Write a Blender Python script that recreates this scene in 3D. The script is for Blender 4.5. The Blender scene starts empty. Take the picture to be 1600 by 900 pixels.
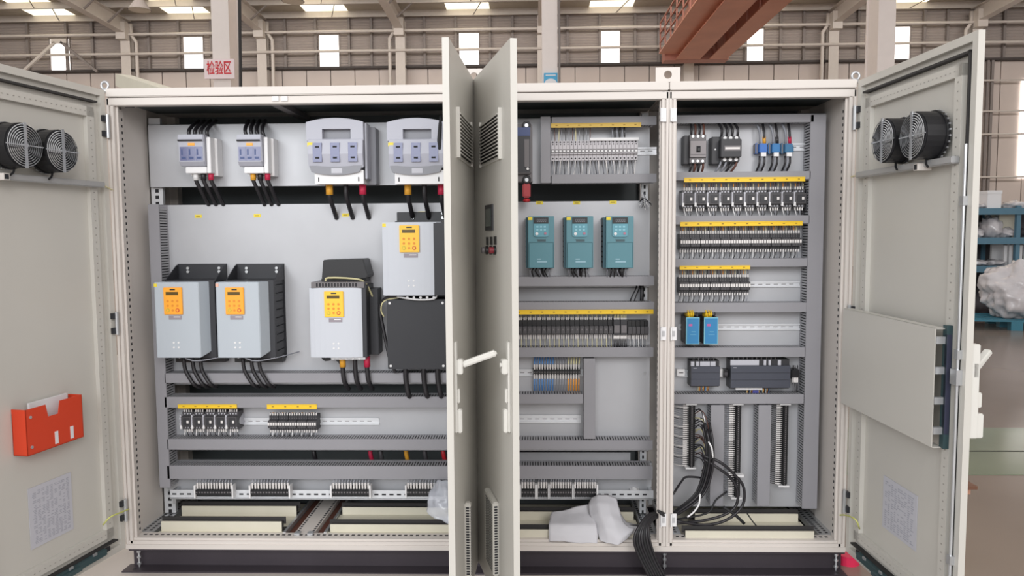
import bpy, math, random
from mathutils import Vector, Matrix
random.seed(7)
C = bpy.context.scene.collection
SC = bpy.context.scene
# ---------------------------------------------------------------- camera
CAM = Vector((0.2485, -3.2012, 1.5056)); YAW, PITCH, ROLL, FPX = -0.0273, 0.0736, -0.0070, 1159.67
def cam_axes():
    cy, sy, cp, sp, cr, sr = math.cos(YAW), math.sin(YAW), math.cos(PITCH), math.sin(PITCH), math.cos(ROLL), math.sin(ROLL)
    f = Vector((sy*cp, cy*cp, -sp)); r = Vector((cy, -sy, 0)); u = r.cross(f)
    return cr*r+sr*u, -sr*r+cr*u, f
RGT, UPV, FWD = cam_axes()
cd = bpy.data.cameras.new('camera'); cam = bpy.data.objects.new('camera', cd); C.objects.link(cam)
cd.sensor_width = 36; cd.lens = FPX*36/1600; cd.clip_end = 200; cd.clip_start = .05
m = Matrix.Identity(4)
for i in range(3):
    m[i][0], m[i][1], m[i][2], m[i][3] = RGT[i], UPV[i], -FWD[i], CAM[i]
cam.matrix_world = m; SC.camera = cam
# ---------------------------------------------------------------- world, lights, exposure
SC.view_settings.view_transform = 'Standard'; SC.view_settings.look = 'None'; SC.view_settings.gamma = 1
SC.view_settings.exposure = 0.22
w = bpy.data.worlds.new('hall_daylight'); SC.world = w; w.use_nodes = True
bg = w.node_tree.nodes['Background']; bg.inputs[0].default_value = (1, .965, .945, 1); bg.inputs[1].default_value = 0.66
def area(name, loc, target, sx, sy, power, col):
    l = bpy.data.lights.new(name, 'AREA'); l.shape = 'RECTANGLE'; l.size = sx; l.size_y = sy; l.energy = power; l.color = col
    o = bpy.data.objects.new(name, l); C.objects.link(o); o.location = loc
    o.rotation_euler = (Vector(target)-Vector(loc)).to_track_quat('-Z', 'Y').to_euler(); return o
area('open_gate_daylight', (-3.2, -9.0, 4.2), (.8, 0, 1.0), 8, 4, 440, (.93, .97, 1))
area('front_fill_light', (2.6, -8.0, 4.6), (1.0, 0, 1.2), 3, 3, 220, (1, .98, .97))  # unseen fill, added to brighten the middle and right cabinets
area('hall_fill_light', (0, 11.5, 9.9), (0, 28.8, 7.5), 46, 2, 2600, (1, .95, .92))  # unseen fill, added under the roof to brighten the far wall
# ---------------------------------------------------------------- helpers
def ray(px, py): return (FWD*FPX + RGT*(px-800) - UPV*(py-450)).normalized()
def P(px, py, Y):
    d = ray(px, py); t = (Y-CAM.y)/d.y; return CAM+d*t
def PZ(px, py, Z):
    d = ray(px, py); t = (Z-CAM.z)/d.z; return CAM+d*t
def rect(x0, y0, x1, y1, Y):
    xm, ym = (x0+x1)/2, (y0+y1)/2
    return P(x0, ym, Y).x, P(x1, ym, Y).x, P(xm, y1, Y).z, P(xm, y0, Y).z
MATS = {}
def mat(name, col, rough=.5, metal=0, noise=0, nscale=8, bump=0, bscale=200, emit=0, alpha=1, trans=0, wave=None, coat=0):
    if name in MATS: return MATS[name]
    mt = bpy.data.materials.new(name); mt.use_nodes = True; nt = mt.node_tree; b = nt.nodes['Principled BSDF']
    lin = [((c/255)/12.92 if c/255 <= .04045 else ((c/255+.055)/1.055)**2.4) for c in col]
    b.inputs['Base Color'].default_value = (*lin, 1); b.inputs['Roughness'].default_value = rough; b.inputs['Metallic'].default_value = metal
    if emit: b.inputs['Emission Color'].default_value = (*lin, 1); b.inputs['Emission Strength'].default_value = emit
    if alpha < 1: b.inputs['Alpha'].default_value = alpha
    if trans: b.inputs['Transmission Weight'].default_value = trans
    if coat: b.inputs['Coat Weight'].default_value = coat
    tc = nt.nodes.new('ShaderNodeTexCoord')
    if noise:
        n = nt.nodes.new('ShaderNodeTexNoise'); n.inputs['Scale'].default_value = nscale; n.inputs['Detail'].default_value = 4
        nt.links.new(tc.outputs['Object'], n.inputs['Vector'])
        r = nt.nodes.new('ShaderNodeMapRange'); r.inputs[1].default_value = .25; r.inputs[2].default_value = .75
        r.inputs[3].default_value = 1-noise; r.inputs[4].default_value = 1+noise
        nt.links.new(n.outputs[0], r.inputs[0])
        mx = nt.nodes.new('ShaderNodeVectorMath'); mx.operation = 'SCALE'; mx.inputs[0].default_value = lin
        nt.links.new(r.outputs[0], mx.inputs['Scale']); nt.links.new(mx.outputs[0], b.inputs['Base Color'])
    if bump:
        n2 = nt.nodes.new('ShaderNodeTexNoise'); n2.inputs['Scale'].default_value = bscale
        nt.links.new(tc.outputs['Object'], n2.inputs['Vector'])
        bp = nt.nodes.new('ShaderNodeBump'); bp.inputs['Strength'].default_value = bump; bp.inputs['Distance'].default_value = .002
        nt.links.new(n2.outputs[0], bp.inputs['Height']); nt.links.new(bp.outputs[0], b.inputs['Normal'])
    MATS[name] = mt; return mt
PAINT = mat('powder_coat_light_grey', (213, 206, 200), .42, noise=.02, nscale=3, bump=.04, bscale=600)
PAINTD = mat('powder_coat_door', (202, 199, 192), .4, noise=.02, nscale=3, bump=.04, bscale=600)
CREAM = mat('cream_plate', (214, 209, 192), .5, noise=.04)
PLATE = mat('galvanised_plate', (184, 185, 189), .4, .2, noise=.05, nscale=5)
ZINC = mat('bright_zinc', (200, 202, 205), .3, .7, noise=.05, nscale=20)
RAILM = mat('din_rail_zinc', (222, 224, 228), .35, .3, noise=.03, nscale=20)
DUCT = mat('duct_grey_pvc', (146, 145, 150), .5, noise=.02)
DUCTD = mat('duct_comb_pvc', (168, 168, 172), .55)
BLACK = mat('black_plastic', (28, 28, 31), .4)
BLACKM = mat('black_painted_steel', (44, 45, 50), .45, noise=.04)
RUBBER = mat('black_rubber', (30, 30, 32), .65)
HOLE = mat('dark_hole', (40, 40, 44), .8)
DEVD = mat('dark_grey_device', (72, 70, 73), .45)
DEVM = mat('mid_grey_device', (112, 108, 110), .45)
DEVB = mat('charcoal_device', (50, 50, 54), .45)
DEVL = mat('light_grey_device', (186, 186, 194), .4)
WHITE = mat('white_plastic', (232, 231, 232), .4)
FERR = mat('white_ferrule', (226, 222, 220), .45)
YELLOW = mat('yellow_label_strip', (240, 200, 45), .4)
YLAB = mat('yellow_sticker', (236, 214, 60), .5)
KEY = mat('orange_keypad', (250, 172, 50), .4)
KEYY = mat('yellow_keypad', (250, 200, 60), .4)
KEYD = mat('keypad_button_orange', (226, 140, 40), .45)
LCD = mat('olive_lcd', (92, 74, 30), .25)
VFDG = mat('silver_blue_cover', (182, 190, 198), .38, noise=.01)
VFDW = mat('silver_cover', (200, 204, 212), .36)
FUSE = mat('fuse_switch_grey', (176, 177, 188), .4)
FUSED = mat('fuse_switch_band', (136, 137, 144), .45)
FWIN = mat('fuse_window_violet', (112, 116, 150), .15)
TEAL = mat('teal_drive_cover', (88, 138, 150), .42)
TEALD = mat('teal_drive_side', (58, 96, 108), .5)
TEALK = mat('teal_keypad', (98, 160, 176), .4)
PSUB = mat('blue_supply_face', (52, 128, 178), .4)
PSUE = mat('pale_blue_edge', (130, 190, 205), .4)
RED = mat('red_plastic', (200, 40, 50), .4)
CRIM = mat('crimson_sleeve', (190, 36, 72), .5)
ORSL = mat('amber_sleeve', (222, 160, 50), .5)
ORED = mat('orange_red_pocket', (214, 66, 34), .42)
PAPER = mat('white_paper', (226, 226, 228), .7)
PAPERG = mat('printed_paper', (196, 196, 204), .6)
INK = mat('grey_print', (168, 169, 180), .7)
BLUEW = mat('blue_wire', (80, 130, 190), .45)
ORW = mat('orange_wire', (226, 150, 50), .45)
GREYW = mat('grey_wire', (140, 142, 150), .45)
BRW = mat('brown_wire', (96, 60, 50), .45)
BLKW = mat('black_wire', (36, 34, 38), .4)
CREW = mat('cream_wire', (214, 206, 160), .45)
EARTH = mat('green_yellow_wire', (206, 208, 120), .45)
DTEAL = mat('dark_teal_bracket', (70, 92, 96), .4, .3)
BLUE = mat('blue_plastic', (50, 110, 190), .4)
BLUELAB = mat('dark_blue_label', (60, 76, 124), .4)
SEAL = mat('door_seal', (52, 50, 50), .7)

class MB:
    def __init__(s): s.v = []; s.f = []; s.m = []; s.mats = []
    def mi(s, mt):
        if mt not in s.mats: s.mats.append(mt)
        return s.mats.index(mt)
    def add(s, vs, fs, mt):
        o = len(s.v); s.v += [tuple(v) for v in vs]; i = s.mi(mt)
        for f in fs: s.f.append(tuple(o+k for k in f)); s.m.append(i)
        return s
    def box(s, x0, x1, y0, y1, z0, z1, mt):
        if x0 > x1: x0, x1 = x1, x0
        if y0 > y1: y0, y1 = y1, y0
        if z0 > z1: z0, z1 = z1, z0
        vs = [(x0,y0,z0),(x1,y0,z0),(x1,y1,z0),(x0,y1,z0),(x0,y0,z1),(x1,y0,z1),(x1,y1,z1),(x0,y1,z1)]
        return s.add(vs, [(0,3,2,1),(4,5,6,7),(0,1,5,4),(1,2,6,5),(2,3,7,6),(3,0,4,7)], mt)
    def bar(s, a, b, w, h, mt, up=(0,0,1)):   # rectangular bar between two points
        a, b = Vector(a), Vector(b); d = (b-a).normalized(); r = d.cross(Vector(up)).normalized(); u = r.cross(d)
        vs = []
        for p in (a, b):
            for sx, sy in ((-1,-1),(1,-1),(1,1),(-1,1)): vs.append(p+r*sx*w/2+u*sy*h/2)
        return s.add(vs, [(0,1,2,3),(7,6,5,4),(0,4,5,1),(1,5,6,2),(2,6,7,3),(3,7,4,0)], mt)
    def cyl(s, a, b, r, mt, n=12, r2=None):
        r2 = r if r2 is None else r2; a, b = Vector(a), Vector(b); d = (b-a).normalized()
        u = d.orthogonal().normalized(); w_ = d.cross(u); vs = []
        for p, q in ((a, r), (b, r2)):
            for k in range(n): t = 2*math.pi*k/n; vs.append(p+u*math.cos(t)*q+w_*math.sin(t)*q)
        fs = [(k, (k+1) % n, n+(k+1) % n, n+k) for k in range(n)]+[tuple(range(n-1, -1, -1)), tuple(range(n, 2*n))]
        return s.add(vs, fs, mt)
    def tube(s, pts, r, mt, n=6, smooth=3):
        pts = [Vector(p) for p in pts]
        if smooth > 1 and len(pts) > 2:
            q = []; e = [pts[0]*2-pts[1]]+pts+[pts[-1]*2-pts[-2]]
            for i in range(1, len(e)-2):
                for k in range(smooth):
                    t = k/smooth; a, b, c, d = e[i-1], e[i], e[i+1], e[i+2]
                    q.append(.5*((2*b)+(c-a)*t+(2*a-5*b+4*c-d)*t*t+(3*b-a-3*c+d)*t**3))
            q.append(pts[-1]); pts = q
        vs = []; fs = []; ref = None
        for i, p in enumerate(pts):
            d = (pts[min(i+1, len(pts)-1)]-pts[max(i-1, 0)]).normalized()
            if ref is None: ref = d.orthogonal().normalized()
            ref = (ref-d*ref.dot(d)).normalized(); w_ = d.cross(ref)
            for k in range(n): t = 2*math.pi*k/n; vs.append(p+ref*math.cos(t)*r+w_*math.sin(t)*r)
        for i in range(len(pts)-1):
            for k in range(n): fs.append((i*n+k, i*n+(k+1) % n, (i+1)*n+(k+1) % n, (i+1)*n+k))
        fs += [tuple(range(n-1, -1, -1)), tuple(range((len(pts)-1)*n, len(pts)*n))]
        return s.add(vs, fs, mt)
    def prism(s, poly, ax, a, b, mt):   # polygon in the two other axes, extruded along ax
        def pt(p, t): return {'x': (t, p[0], p[1]), 'y': (p[0], t, p[1]), 'z': (p[0], p[1], t)}[ax]
        n = len(poly); vs = [pt(p, a) for p in poly]+[pt(p, b) for p in poly]
        return s.add(vs, [(k, (k+1) % n, n+(k+1) % n, n+k) for k in range(n)]+[tuple(range(n-1, -1, -1)), tuple(range(n, 2*n))], mt)
    def torus(s, c, R, r, ax, mt, n=24, k=4):
        vs = []; fs = []
        for i in range(n):
            t = 2*math.pi*i/n
            for j in range(k):
                q = 2*math.pi*j/k; rr = R+r*math.cos(q); h = r*math.sin(q)
                l = (rr*math.cos(t), rr*math.sin(t), h)
                vs.append((c[0]+l[0], c[1]+l[2], c[2]+l[1]) if ax == 'y' else (c[0]+l[0], c[1]+l[1], c[2]+l[2]))
        for i in range(n):
            for j in range(k): fs.append((i*k+j, ((i+1) % n)*k+j, ((i+1) % n)*k+(j+1) % k, i*k+(j+1) % k))
        return s.add(vs, fs, mt)
    def build(s, name, parent=None, loc=None, bevel=0, smooth=False, seg=2):
        me = bpy.data.meshes.new(name); me.from_pydata(s.v, [], s.f)
        for mt in s.mats: me.materials.append(mt)
        me.polygons.foreach_set('material_index', s.m)
        if smooth: me.polygons.foreach_set('use_smooth', [True]*len(s.f))
        import bmesh
        bm = bmesh.new(); bm.from_mesh(me); bmesh.ops.recalc_face_normals(bm, faces=bm.faces)
        if bevel:
            es = [e for e in bm.edges if len(e.link_faces) == 2 and e.calc_face_angle(0) > .7]
            bmesh.ops.bevel(bm, geom=es, offset=bevel, segments=seg, affect='EDGES', clamp_overlap=True)
        bm.to_mesh(me); bm.free(); me.update()
        o = bpy.data.objects.new(name, me); C.objects.link(o)
        if parent is not None: o.parent = parent
        if loc is not None: o.location = loc
        if smooth == 'auto':
            pass
        return o
def tag(o, label=None, cat=None, group=None, kind=None):
    if label: o['label'] = label
    if cat: o['category'] = cat
    if group: o['group'] = group
    if kind: o['kind'] = kind
    return o
def thing(name, label, cat, loc=(0,0,0), group=None, rot=None):
    o = bpy.data.objects.new(name, None); C.objects.link(o); o.location = loc; o.empty_display_size = .05
    if rot: o.rotation_euler = rot
    return tag(o, label, cat, group)
def copy_tree(o, parent=None):
    c = o.copy(); C.objects.link(c); c.parent = parent
    for ch in o.children: copy_tree(ch, c)
    return c
ORD = ['first','second','third','fourth','fifth','sixth','seventh','eighth','ninth','tenth','eleventh','twelfth','thirteenth','fourteenth','fifteenth',
       'sixteenth','seventeenth','eighteenth','nineteenth','twentieth','twenty-first','twenty-second','twenty-third','twenty-fourth','twenty-fifth','twenty-sixth','twenty-seventh','twenty-eighth']
X0, X2, X3, HT, YP = -1.585, .831, 1.615, 2.139, .279
YD = YP-.085
ZB = .10
#--STRUCT--
# ================================================================ hall
YW = 28.8
FLO = mat('brown_resin_floor', (134, 120, 110), .2, noise=.1, nscale=.7, bump=.12, bscale=3)
FLG = mat('green_walkway_paint', (128, 136, 116), .15, noise=.12, nscale=1.2, bump=.12, bscale=3)
FLL = mat('pale_floor', (188, 180, 174), .35, noise=.05, nscale=2, bump=.1, bscale=5)  # paler and rougher than the brown floor
WUP = mat('hall_sheet_beige', (172, 162, 156), .6, noise=.05, nscale=.6)
WLO = mat('hall_panel_beige', (204, 192, 184), .6, noise=.04, nscale=.8)
STEEL = mat('hall_steel_white', (206, 198, 190), .5, noise=.03)
STEELD = mat('hall_girt_grey', (134, 126, 122), .6)
ROOFM = mat('roof_sheet', (190, 182, 168), .6, noise=.05)
GLOWW = mat('window_daylight', (255, 250, 246), .5, emit=2.2)
GLOWS = mat('skylight_sheet', (255, 246, 220), .5, emit=1.25)
CRANE = mat('crane_orange', (206, 142, 116), .5, noise=.1, nscale=.8)
CRANED = mat('crane_red_brown', (176, 118, 102), .5, noise=.08)
def struct(b, name, parent=None, **k): o = b.build(name, parent, **k); return tag(o, kind='structure') if parent is None else o
b = MB(); b.box(-40, 45, -12, 34, -.1, 0, FLO); struct(b, 'floor')
b = MB(); b.box(-40, 1.42, -12, 6, 0.0, .003, FLL); tag(struct(b, 'trim_1'), 'pale floor zone under the cabinets')
b = MB(); b.box(1.42, 30, 1.35, 2.45, 0.0, .004, FLG); tag(struct(b, 'trim_2'), 'green painted walkway band across the brown floor')
b = MB(); b.box(1.42, 30, 1.83, 1.845, .004, .006, SEAL); tag(struct(b, 'trim_3'), 'dark joint line in the green walkway')
ZL = P(800, 103, YW).z; ZE = P(800, 34, YW).z
colpx = [-60, 192, 404, 620, 841, 1070, 1295, 1518, 1760]
winpx = [95, 303, 515, 733, 953, 1177, 1405]
wins = []
for x in winpx:
    a, c, z0, z1 = rect(x-15, 52, x+15, 103, YW); wins.append((a, c))
# corrugated upper wall with gaps for the windows
b = MB(); zt = ZE+.6; edges = [-34]
for a, c in wins: edges += [a, c]
edges.append(34); WT = P(800, 51, YW).z
def corr(x0, x1, z0, z1):
    n = max(2, int((z1-z0)/.11))*2; vs = []; fs = []
    for i in range(n+1):
        z = z0+(z1-z0)*i/n; y = YW+(.025 if i % 2 else -.025)
        vs += [(x0, y, z), (x1, y, z)]
    for i in range(n): fs.append((2*i, 2*i+1, 2*i+3, 2*i+2))
    b.add(vs, fs, WUP)
for i in range(0, len(edges), 2): corr(edges[i], edges[i+1], ZL, WT)
corr(-34, 34, WT, zt)
wb = struct(b, 'wall_back')
# lower flat panels, one piece each
px0 = P(30, 110, YW).x; pw = P(37, 110, YW).x-P(0, 110, YW).x
pan = MB().box(.02, pw-.02, -.02, .03, 0, ZL-.05, WLO).build('panel'); pan.parent = wb; pan.location = (px0-14*pw, YW, 0)
for i in range(1, 64):
    c = pan.copy(); C.objects.link(c); c.location = (px0+(i-14)*pw, YW, 0)
b = MB(); b.box(-34, 34, YW+.05, YW+.1, 0, ZL, STEELD); b.build('backing_sheet', wb)
b = MB(); b.box(-34, 34, YW-.35, YW+.03, ZL-.08, ZL, mat('dark_ledge', (70, 64, 62), .7)); b.build('ledge', wb)
for x, (a, c) in zip(range(7), wins):
    b = MB(); b.box(a, c, YW-.02, YW, ZL, WT, GLOWW)
    o = struct(b, 'window_%d' % (x+1)); f = MB(); f.box(a-.05, c+.05, YW-.08, YW-.03, WT, WT+.06, STEELD)
    f.box(a-.05, a, YW-.08, YW-.03, ZL, WT, STEELD); f.box(c, c+.05, YW-.08, YW-.03, ZL, WT, STEELD); f.build('window_frame', o)
a, c, z0, z1 = rect(1594, 125, 1650, 278, YW-.1)
b = MB(); b.box(a, c, YW-.1, YW-.06, z0, z1, GLOWW); struct(b, 'window_8')
# side panels of the hall far away
b = MB(); b.box(-34, -33.8, 4, YW, 0, ZE+1.4, WUP); struct(b, 'wall_left')
b = MB(); b.box(34, 34.2, 4, YW, 0, ZE+1.4, WUP); struct(b, 'wall_right')
# wall columns, downpipes, thin posts, rails
for i, x in enumerate(colpx):
    X = P(x+6, 60, YW-.4).x
    b = MB(); b.box(X-.2, X+.2, YW-.55, YW-.53, 0, ZE, STEEL); b.box(X-.2, X+.2, YW-.25, YW-.23, 0, ZE, STEEL); b.box(X-.01, X+.01, YW-.53, YW-.25, 0, ZE, STEEL)
    b.box(X-.2, X+.2, YW-.9, YW-.5, ZE-.7, ZE, STEEL)
    struct(b, 'trim_%d' % (10+i))
    if i in (1, 2, 3, 6, 7):
        s = 1 if i in (1, 2) else -1; Xp = X+.45*s
        b = MB(); b.tube([(Xp-.2*s, YW-.5, ZE), (Xp-.2*s, YW-.5, ZE-.45), (Xp, YW-.5, ZE-.75), (Xp, YW-.5, ZE-1.1), (Xp, YW-.5, 0)], .075, STEEL, 8, 1)
        tag(b.build('downpipe', smooth=True), ['','white downpipe beside the leftmost column of the far wall','white downpipe right of the sign column on the far wall','white downpipe left of the middle column on the far wall','','','white downpipe on the far wall left of the right door','white downpipe on the far wall above the right door'][i], 'pipe')
n = 0
for i in range(len(colpx)-1):
    a = P(colpx[i], 60, YW).x; c = P(colpx[i+1], 60, YW).x
    for fr in (.2, .42, .66, .82):
        X = a+(c-a)*fr
        b = MB(); b.box(X-.05, X+.05, YW-.16, YW-.04, ZL, ZE+.3, STEELD); o = b.build('girt', wb)
for j, yy in enumerate((46, 77)):
    z = P(800, yy, YW-.5).z
    b = MB(); b.cyl((-33, YW-.6, z), (33, YW-.6, z), .055, STEEL, 8); o = struct(b, 'trim_%d' % (30+j))
for j, (yy, xa) in enumerate(((174, 1530), (210, 1530), (277, 1520), (126, 1530))):
    p = P(xa, yy, YW-.4)
    b = MB(); b.cyl((p.x-2, YW-.4, p.z), (33, YW-.4, p.z), .04, STEEL, 6); struct(b, 'trim_%d' % (34+j))
for j, xx in enumerate((1541, 1548)):
    p = P(xx, 200, YW-.3); b = MB(); b.box(p.x-.05, p.x+.05, YW-.3, YW-.2, 0, ZL, STEELD); struct(b, 'trim_%d' % (40+j))
# diagonal braces by the leftmost window
b = MB(); b.bar(P(86, 66, YW-.8), P(38, 110, YW-.8), .1, .1, STEEL); b.bar(P(95, 66, YW-.8), P(152, 112, YW-.8), .1, .1, STEELD); b.box(P(80,60,YW-.8).x, P(104,60,YW-.8).x, YW-.85, YW-.75, P(80,68,YW-.8).z, P(80,61,YW-.8).z, STEEL)
tag(b.build('wall_brace'), 'pair of diagonal steel braces crossing the leftmost far window', 'brace')
# roof: sheet, skylights, purlins, rafters
SL = .038
def zr(Y): return ZE+.15+(YW-Y)*SL
YR = 13
def slab(b, x0, x1, ya, yb, dz0, dz1, mt):
    vs = []
    for X, Y, d in ((x0,ya,dz0),(x1,ya,dz0),(x1,yb,dz0),(x0,yb,dz0),(x0,ya,dz1),(x1,ya,dz1),(x1,yb,dz1),(x0,yb,dz1)): vs.append((X, Y, zr(Y)+d))
    b.add(vs, [(0,3,2,1),(4,5,6,7),(0,1,5,4),(1,2,6,5),(2,3,7,6),(3,0,4,7)], mt)
cx = [(a+c)/2 for a, c in wins]
b = MB(); ed = [-34]
for q in cx: ed += [q-.9, q+.9]
ed.append(34)
for i in range(0, len(ed), 2): slab(b, ed[i], ed[i+1], YR, YW+.2, .3, .34, ROOFM)
roof = struct(b, 'ceiling')
for q in cx:
    b = MB(); slab(b, q-.9, q+.9, YR, YW+.2, .3, .33, GLOWS); b.build('skylight', roof)
for i in range(10):
    Y = YW-.3-1.6*i
    b = MB(); b.box(-34, 34, Y-.01, Y+.01, zr(Y)+.02, zr(Y)+.3, STEEL); b.box(-34, 34, Y-.1, Y+.01, zr(Y)+.02, zr(Y)+.035, STEEL); b.box(-34, 34, Y, Y+.1, zr(Y)+.28, zr(Y)+.3, STEEL); b.build('purlin', roof)
for i, x in enumerate(colpx):
    X = P(x+6, 60, YW-.4).x
    b = MB(); slab(b, X-.17, X+.17, YR, YW-.3, -.02, .0, STEEL); slab(b, X-.17, X+.17, YR, YW-.3, -.62, -.6, STEEL); slab(b, X-.012, X+.012, YR, YW-.3, -.6, 0, STEEL)
    b.build('rafter', roof)
    for k in range(3):
        for s_ in (1,):
            Y = YW-1.9-1.6*k; b = MB(); b.bar((X, Y, zr(Y)-.6), (X+.75*s_, Y, zr(Y)+.05), .06, .06, STEELD); b.build('knee_brace', roof)
for q in cx:
    for k in range(4):
        Y = YW-.3-1.6*k; b = MB(); b.bar((q+.2, Y, zr(Y)+.05), (q+.8, Y-1.6, zr(Y-1.6)+.28), .03, .03, STEELD); b.build('sag_rod', roof)
# near steel columns
YC = 10.3; cols = []; COLM = mat('column_white_paint', (236, 226, 220), .5, noise=.02)
for i, (xa, xb) in enumerate(((331, 358), (847, 871), (1372, 1399))):
    a, c, _, _ = rect(xa, 50, xb, 60, YC)
    b = MB(); b.box(a, c, YC, YC+.03, 0, 10.2, COLM); b.box(a, c, YC+.47, YC+.5, 0, 10.2, COLM); b.box((a+c)/2-.12, (a+c)/2+.12, YC+.03, YC+.47, 0, 10.2, COLM)
    struct(b, 'trim_%d' % (50+i)); cols.append((a, c))
b = MB(); b.tube([P(374, -20, 10), P(375, 60, 10), P(376, 140, 10), P(376, 330, 10)], .03, SEAL, 6, 2)
tag(b.build('drop_cable'), 'black cable hanging beside the column that carries the red lettered sign', 'cable')
b = MB(); b.tube([P(873, -20, 10), P(874, 60, 10), P(874, 140, 10), P(874, 330, 10)], .02, STEELD, 6, 2)
tag(b.build('conduit'), 'thin grey conduit running down the right side of the middle column', 'pipe')
# sign with lettering
a, c, z0, z1 = rect(319, 92, 366, 123, YC-.06)
sg = MB().box(a, c, YC-.06, YC-.03, z0, z1, mat('sign_pinkish_white', (244, 226, 226), .5)).build('hanging_sign')
tag(sg, 'white sign with red Chinese lettering on the left steel column', 'sign')
tx = bpy.data.curves.new('lettering', 'FONT'); tx.body = '检验区'; tx.size = .36; tx.extrude = .004; tx.align_x = 'CENTER'; tx.align_y = 'CENTER'; tx.offset = .002
tx.materials.append(mat('sign_red', (214, 40, 52), .5))
to = bpy.data.objects.new('lettering', tx); C.objects.link(to); dg = bpy.context.evaluated_depsgraph_get(); me_ = bpy.data.meshes.new_from_object(to.evaluated_get(dg)); bpy.data.objects.remove(to); to = bpy.data.objects.new('lettering', me_); C.objects.link(to); to.parent = sg; to.location = ((a+c)/2, YC-.066, (z0+z1)/2+.0); to.rotation_euler = (math.pi/2, 0, 0)
to.scale = (.42, .72, 1)
a, c, z0, z1 = rect(850, 114, 871, 132, YC-.04)
b = MB(); b.box(a, c, YC-.04, YC-.01, z0, z1, mat('sky_blue_sign', (70, 170, 215), .4)); b.build
sb = b.build('wall_notice'); tag(sb, 'small blue and white notice fixed on the middle steel column', 'sign')
b = MB(); n = 10; poly = [((a+c)/2+math.cos(math.pi*k/n)*(c-a)/2*.98, z0+math.sin(math.pi*k/n)*(z1-z0)*.5) for k in range(n+1)]
b.prism(poly, 'y', YC-.05, YC-.04, WHITE); b.box(a+.03, c-.03, YC-.045, YC-.04, z1-.05, z1-.03, WHITE); b.build('white_field', sb)
# high bay lamp
p = P(218, 9, 18)
t = thing('high_bay_lamp', 'dark bell-shaped lamp hanging from the roof above the left door', 'lamp', (p.x, 18, p.z))
b = MB(); b.cyl((0,0,-.12), (0,0,.16), .31, STEELD, 20, .12); b.build('lamp_shade', t, smooth=False)
b = MB(); b.cyl((0,0,.16), (0,0,1.6), .02, STEELD, 6); b.cyl((0,0,.16),(0,0,.35),.09,STEELD,12,.05); b.build('lamp_cord', t)
b = MB(); b.cyl((0,0,-.125), (0,0,-.11), .29, mat('lamp_lens', (200,190,170), .3), 20); b.build('lens', t)
t2 = copy_tree(t); p = P(458, 1, 18); t2.location = (p.x, 18, p.z+.1); t2['label'] = 'dark bell-shaped lamp at the top edge above the wide cabinet'
# overhead crane
p0 = P(1040, 95, 27); zc = p0.z
t = thing('overhead_crane', 'orange-red overhead travelling crane with twin box girders and walkway railing', 'crane', (p0.x, 27, zc))
def girder(x0, x1, h, mt, nm):
    g = MB(); g.box(x0, x1, -24, -.3, 0, h, mt); g.box(x0-.12, x1+.12, -24, -.3, -.04, 0, CRANE); g.box(x0-.12, x1+.12, -24, -.3, h, h+.04, CRANE)
    for k in range(16): g.box(x0-.06, x1+.06, -1.4*k-1, -1.4*k-.97, 0, h, mt)
    return g.build(nm, t)
girder(.45, 1.15, 1.0, CRANE, 'girder'); girder(1.75, 2.2, 1.0, CRANED, 'girder')
b = MB(); b.box(-.1, 2.4, -.35, .3, -.05, .4, CRANED); b.build('end_carriage', t)
b = MB(); b.box(-.35, .45, -24, -.5, .15, .2, CRANE); b.build('walkway', t)
b = MB()
for k in range(22): b.box(-.34, -.29, -.6-1.1*k, -.55-1.1*k, .2, 1.3, CRANED)
for z in (.55, .9, 1.28): b.box(-.34, -.29, -24, -.5, z, z+.05, CRANED)
b.build('railing', t)
b = MB(); b.box(.2, .5, -9, -.6, .9, 1.15, CRANED); b.box(-.2, .3, -6, -5.2, .2, .9, CRANED); b.build('motor_box', t)
for k, dx in enumerate((2.2, 2.32, 2.45)):
    b = MB(); pz = P(1358 if 0 else 1140+dx*0, 95, 26); b.cyl((p0.x+5.1+dx, 25, 0.0), (p0.x+5.1+dx, 25, zc+1), .025, STEELD, 5)
    tag(b.build('hanging_cable'), ('left', 'middle', 'right')[k]+' one of three thin cables hanging beside the orange crane', 'cable', 'cables hanging below the crane')
# cream beam lying behind the left cabinet roof
b = MB(); b.bar(P(193, 126, 3.0), P(300, 163, 1.4), .12, .1, CREAM)
tag(b.build('cream_beam'), 'cream coloured steel beam end poking up behind the left cabinet roof', 'beam')
# ---------------- storage rack on the right
YS = 9.6
BL = mat('rack_blue', (84, 122, 142), .5, noise=.05)
PLAS = mat('plastic_wrap', (206, 202, 204), .25, noise=.06, nscale=8, bump=.6, bscale=30, coat=.6)
DARKB = mat('dark_goods', (70, 66, 70), .6, noise=.2, nscale=6)
xa = P(1490, 350, YS).x; xb = P(1680, 350, YS).x
zs = [P(1560, y, YS).z for y in (326, 372, 416)]
t = thing('storage_rack', 'blue steel storage rack with loaded shelves behind the right door', 'rack', ((xa+xb)/2, YS, 0))
hw = (xb-xa)/2
for z in zs:
    b = MB(); b.box(-hw, hw, 0, 1.0, z-.03, z, BL); b.box(-hw, hw, -.03, 0, z-.1, z+.01, BL); b.build('shelf', t)
for sx in (-hw, -hw+1.05, hw-.07):
    for y in (0, .95):
        b = MB(); b.box(sx, sx+.07, y, y+.06, 0, zs[0]+.05, BL); b.build('post', t)
b = MB(); b.box(-hw, hw, .98, 1.0, 0, zs[0], DARKB); b.build('back_board', t)
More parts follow.
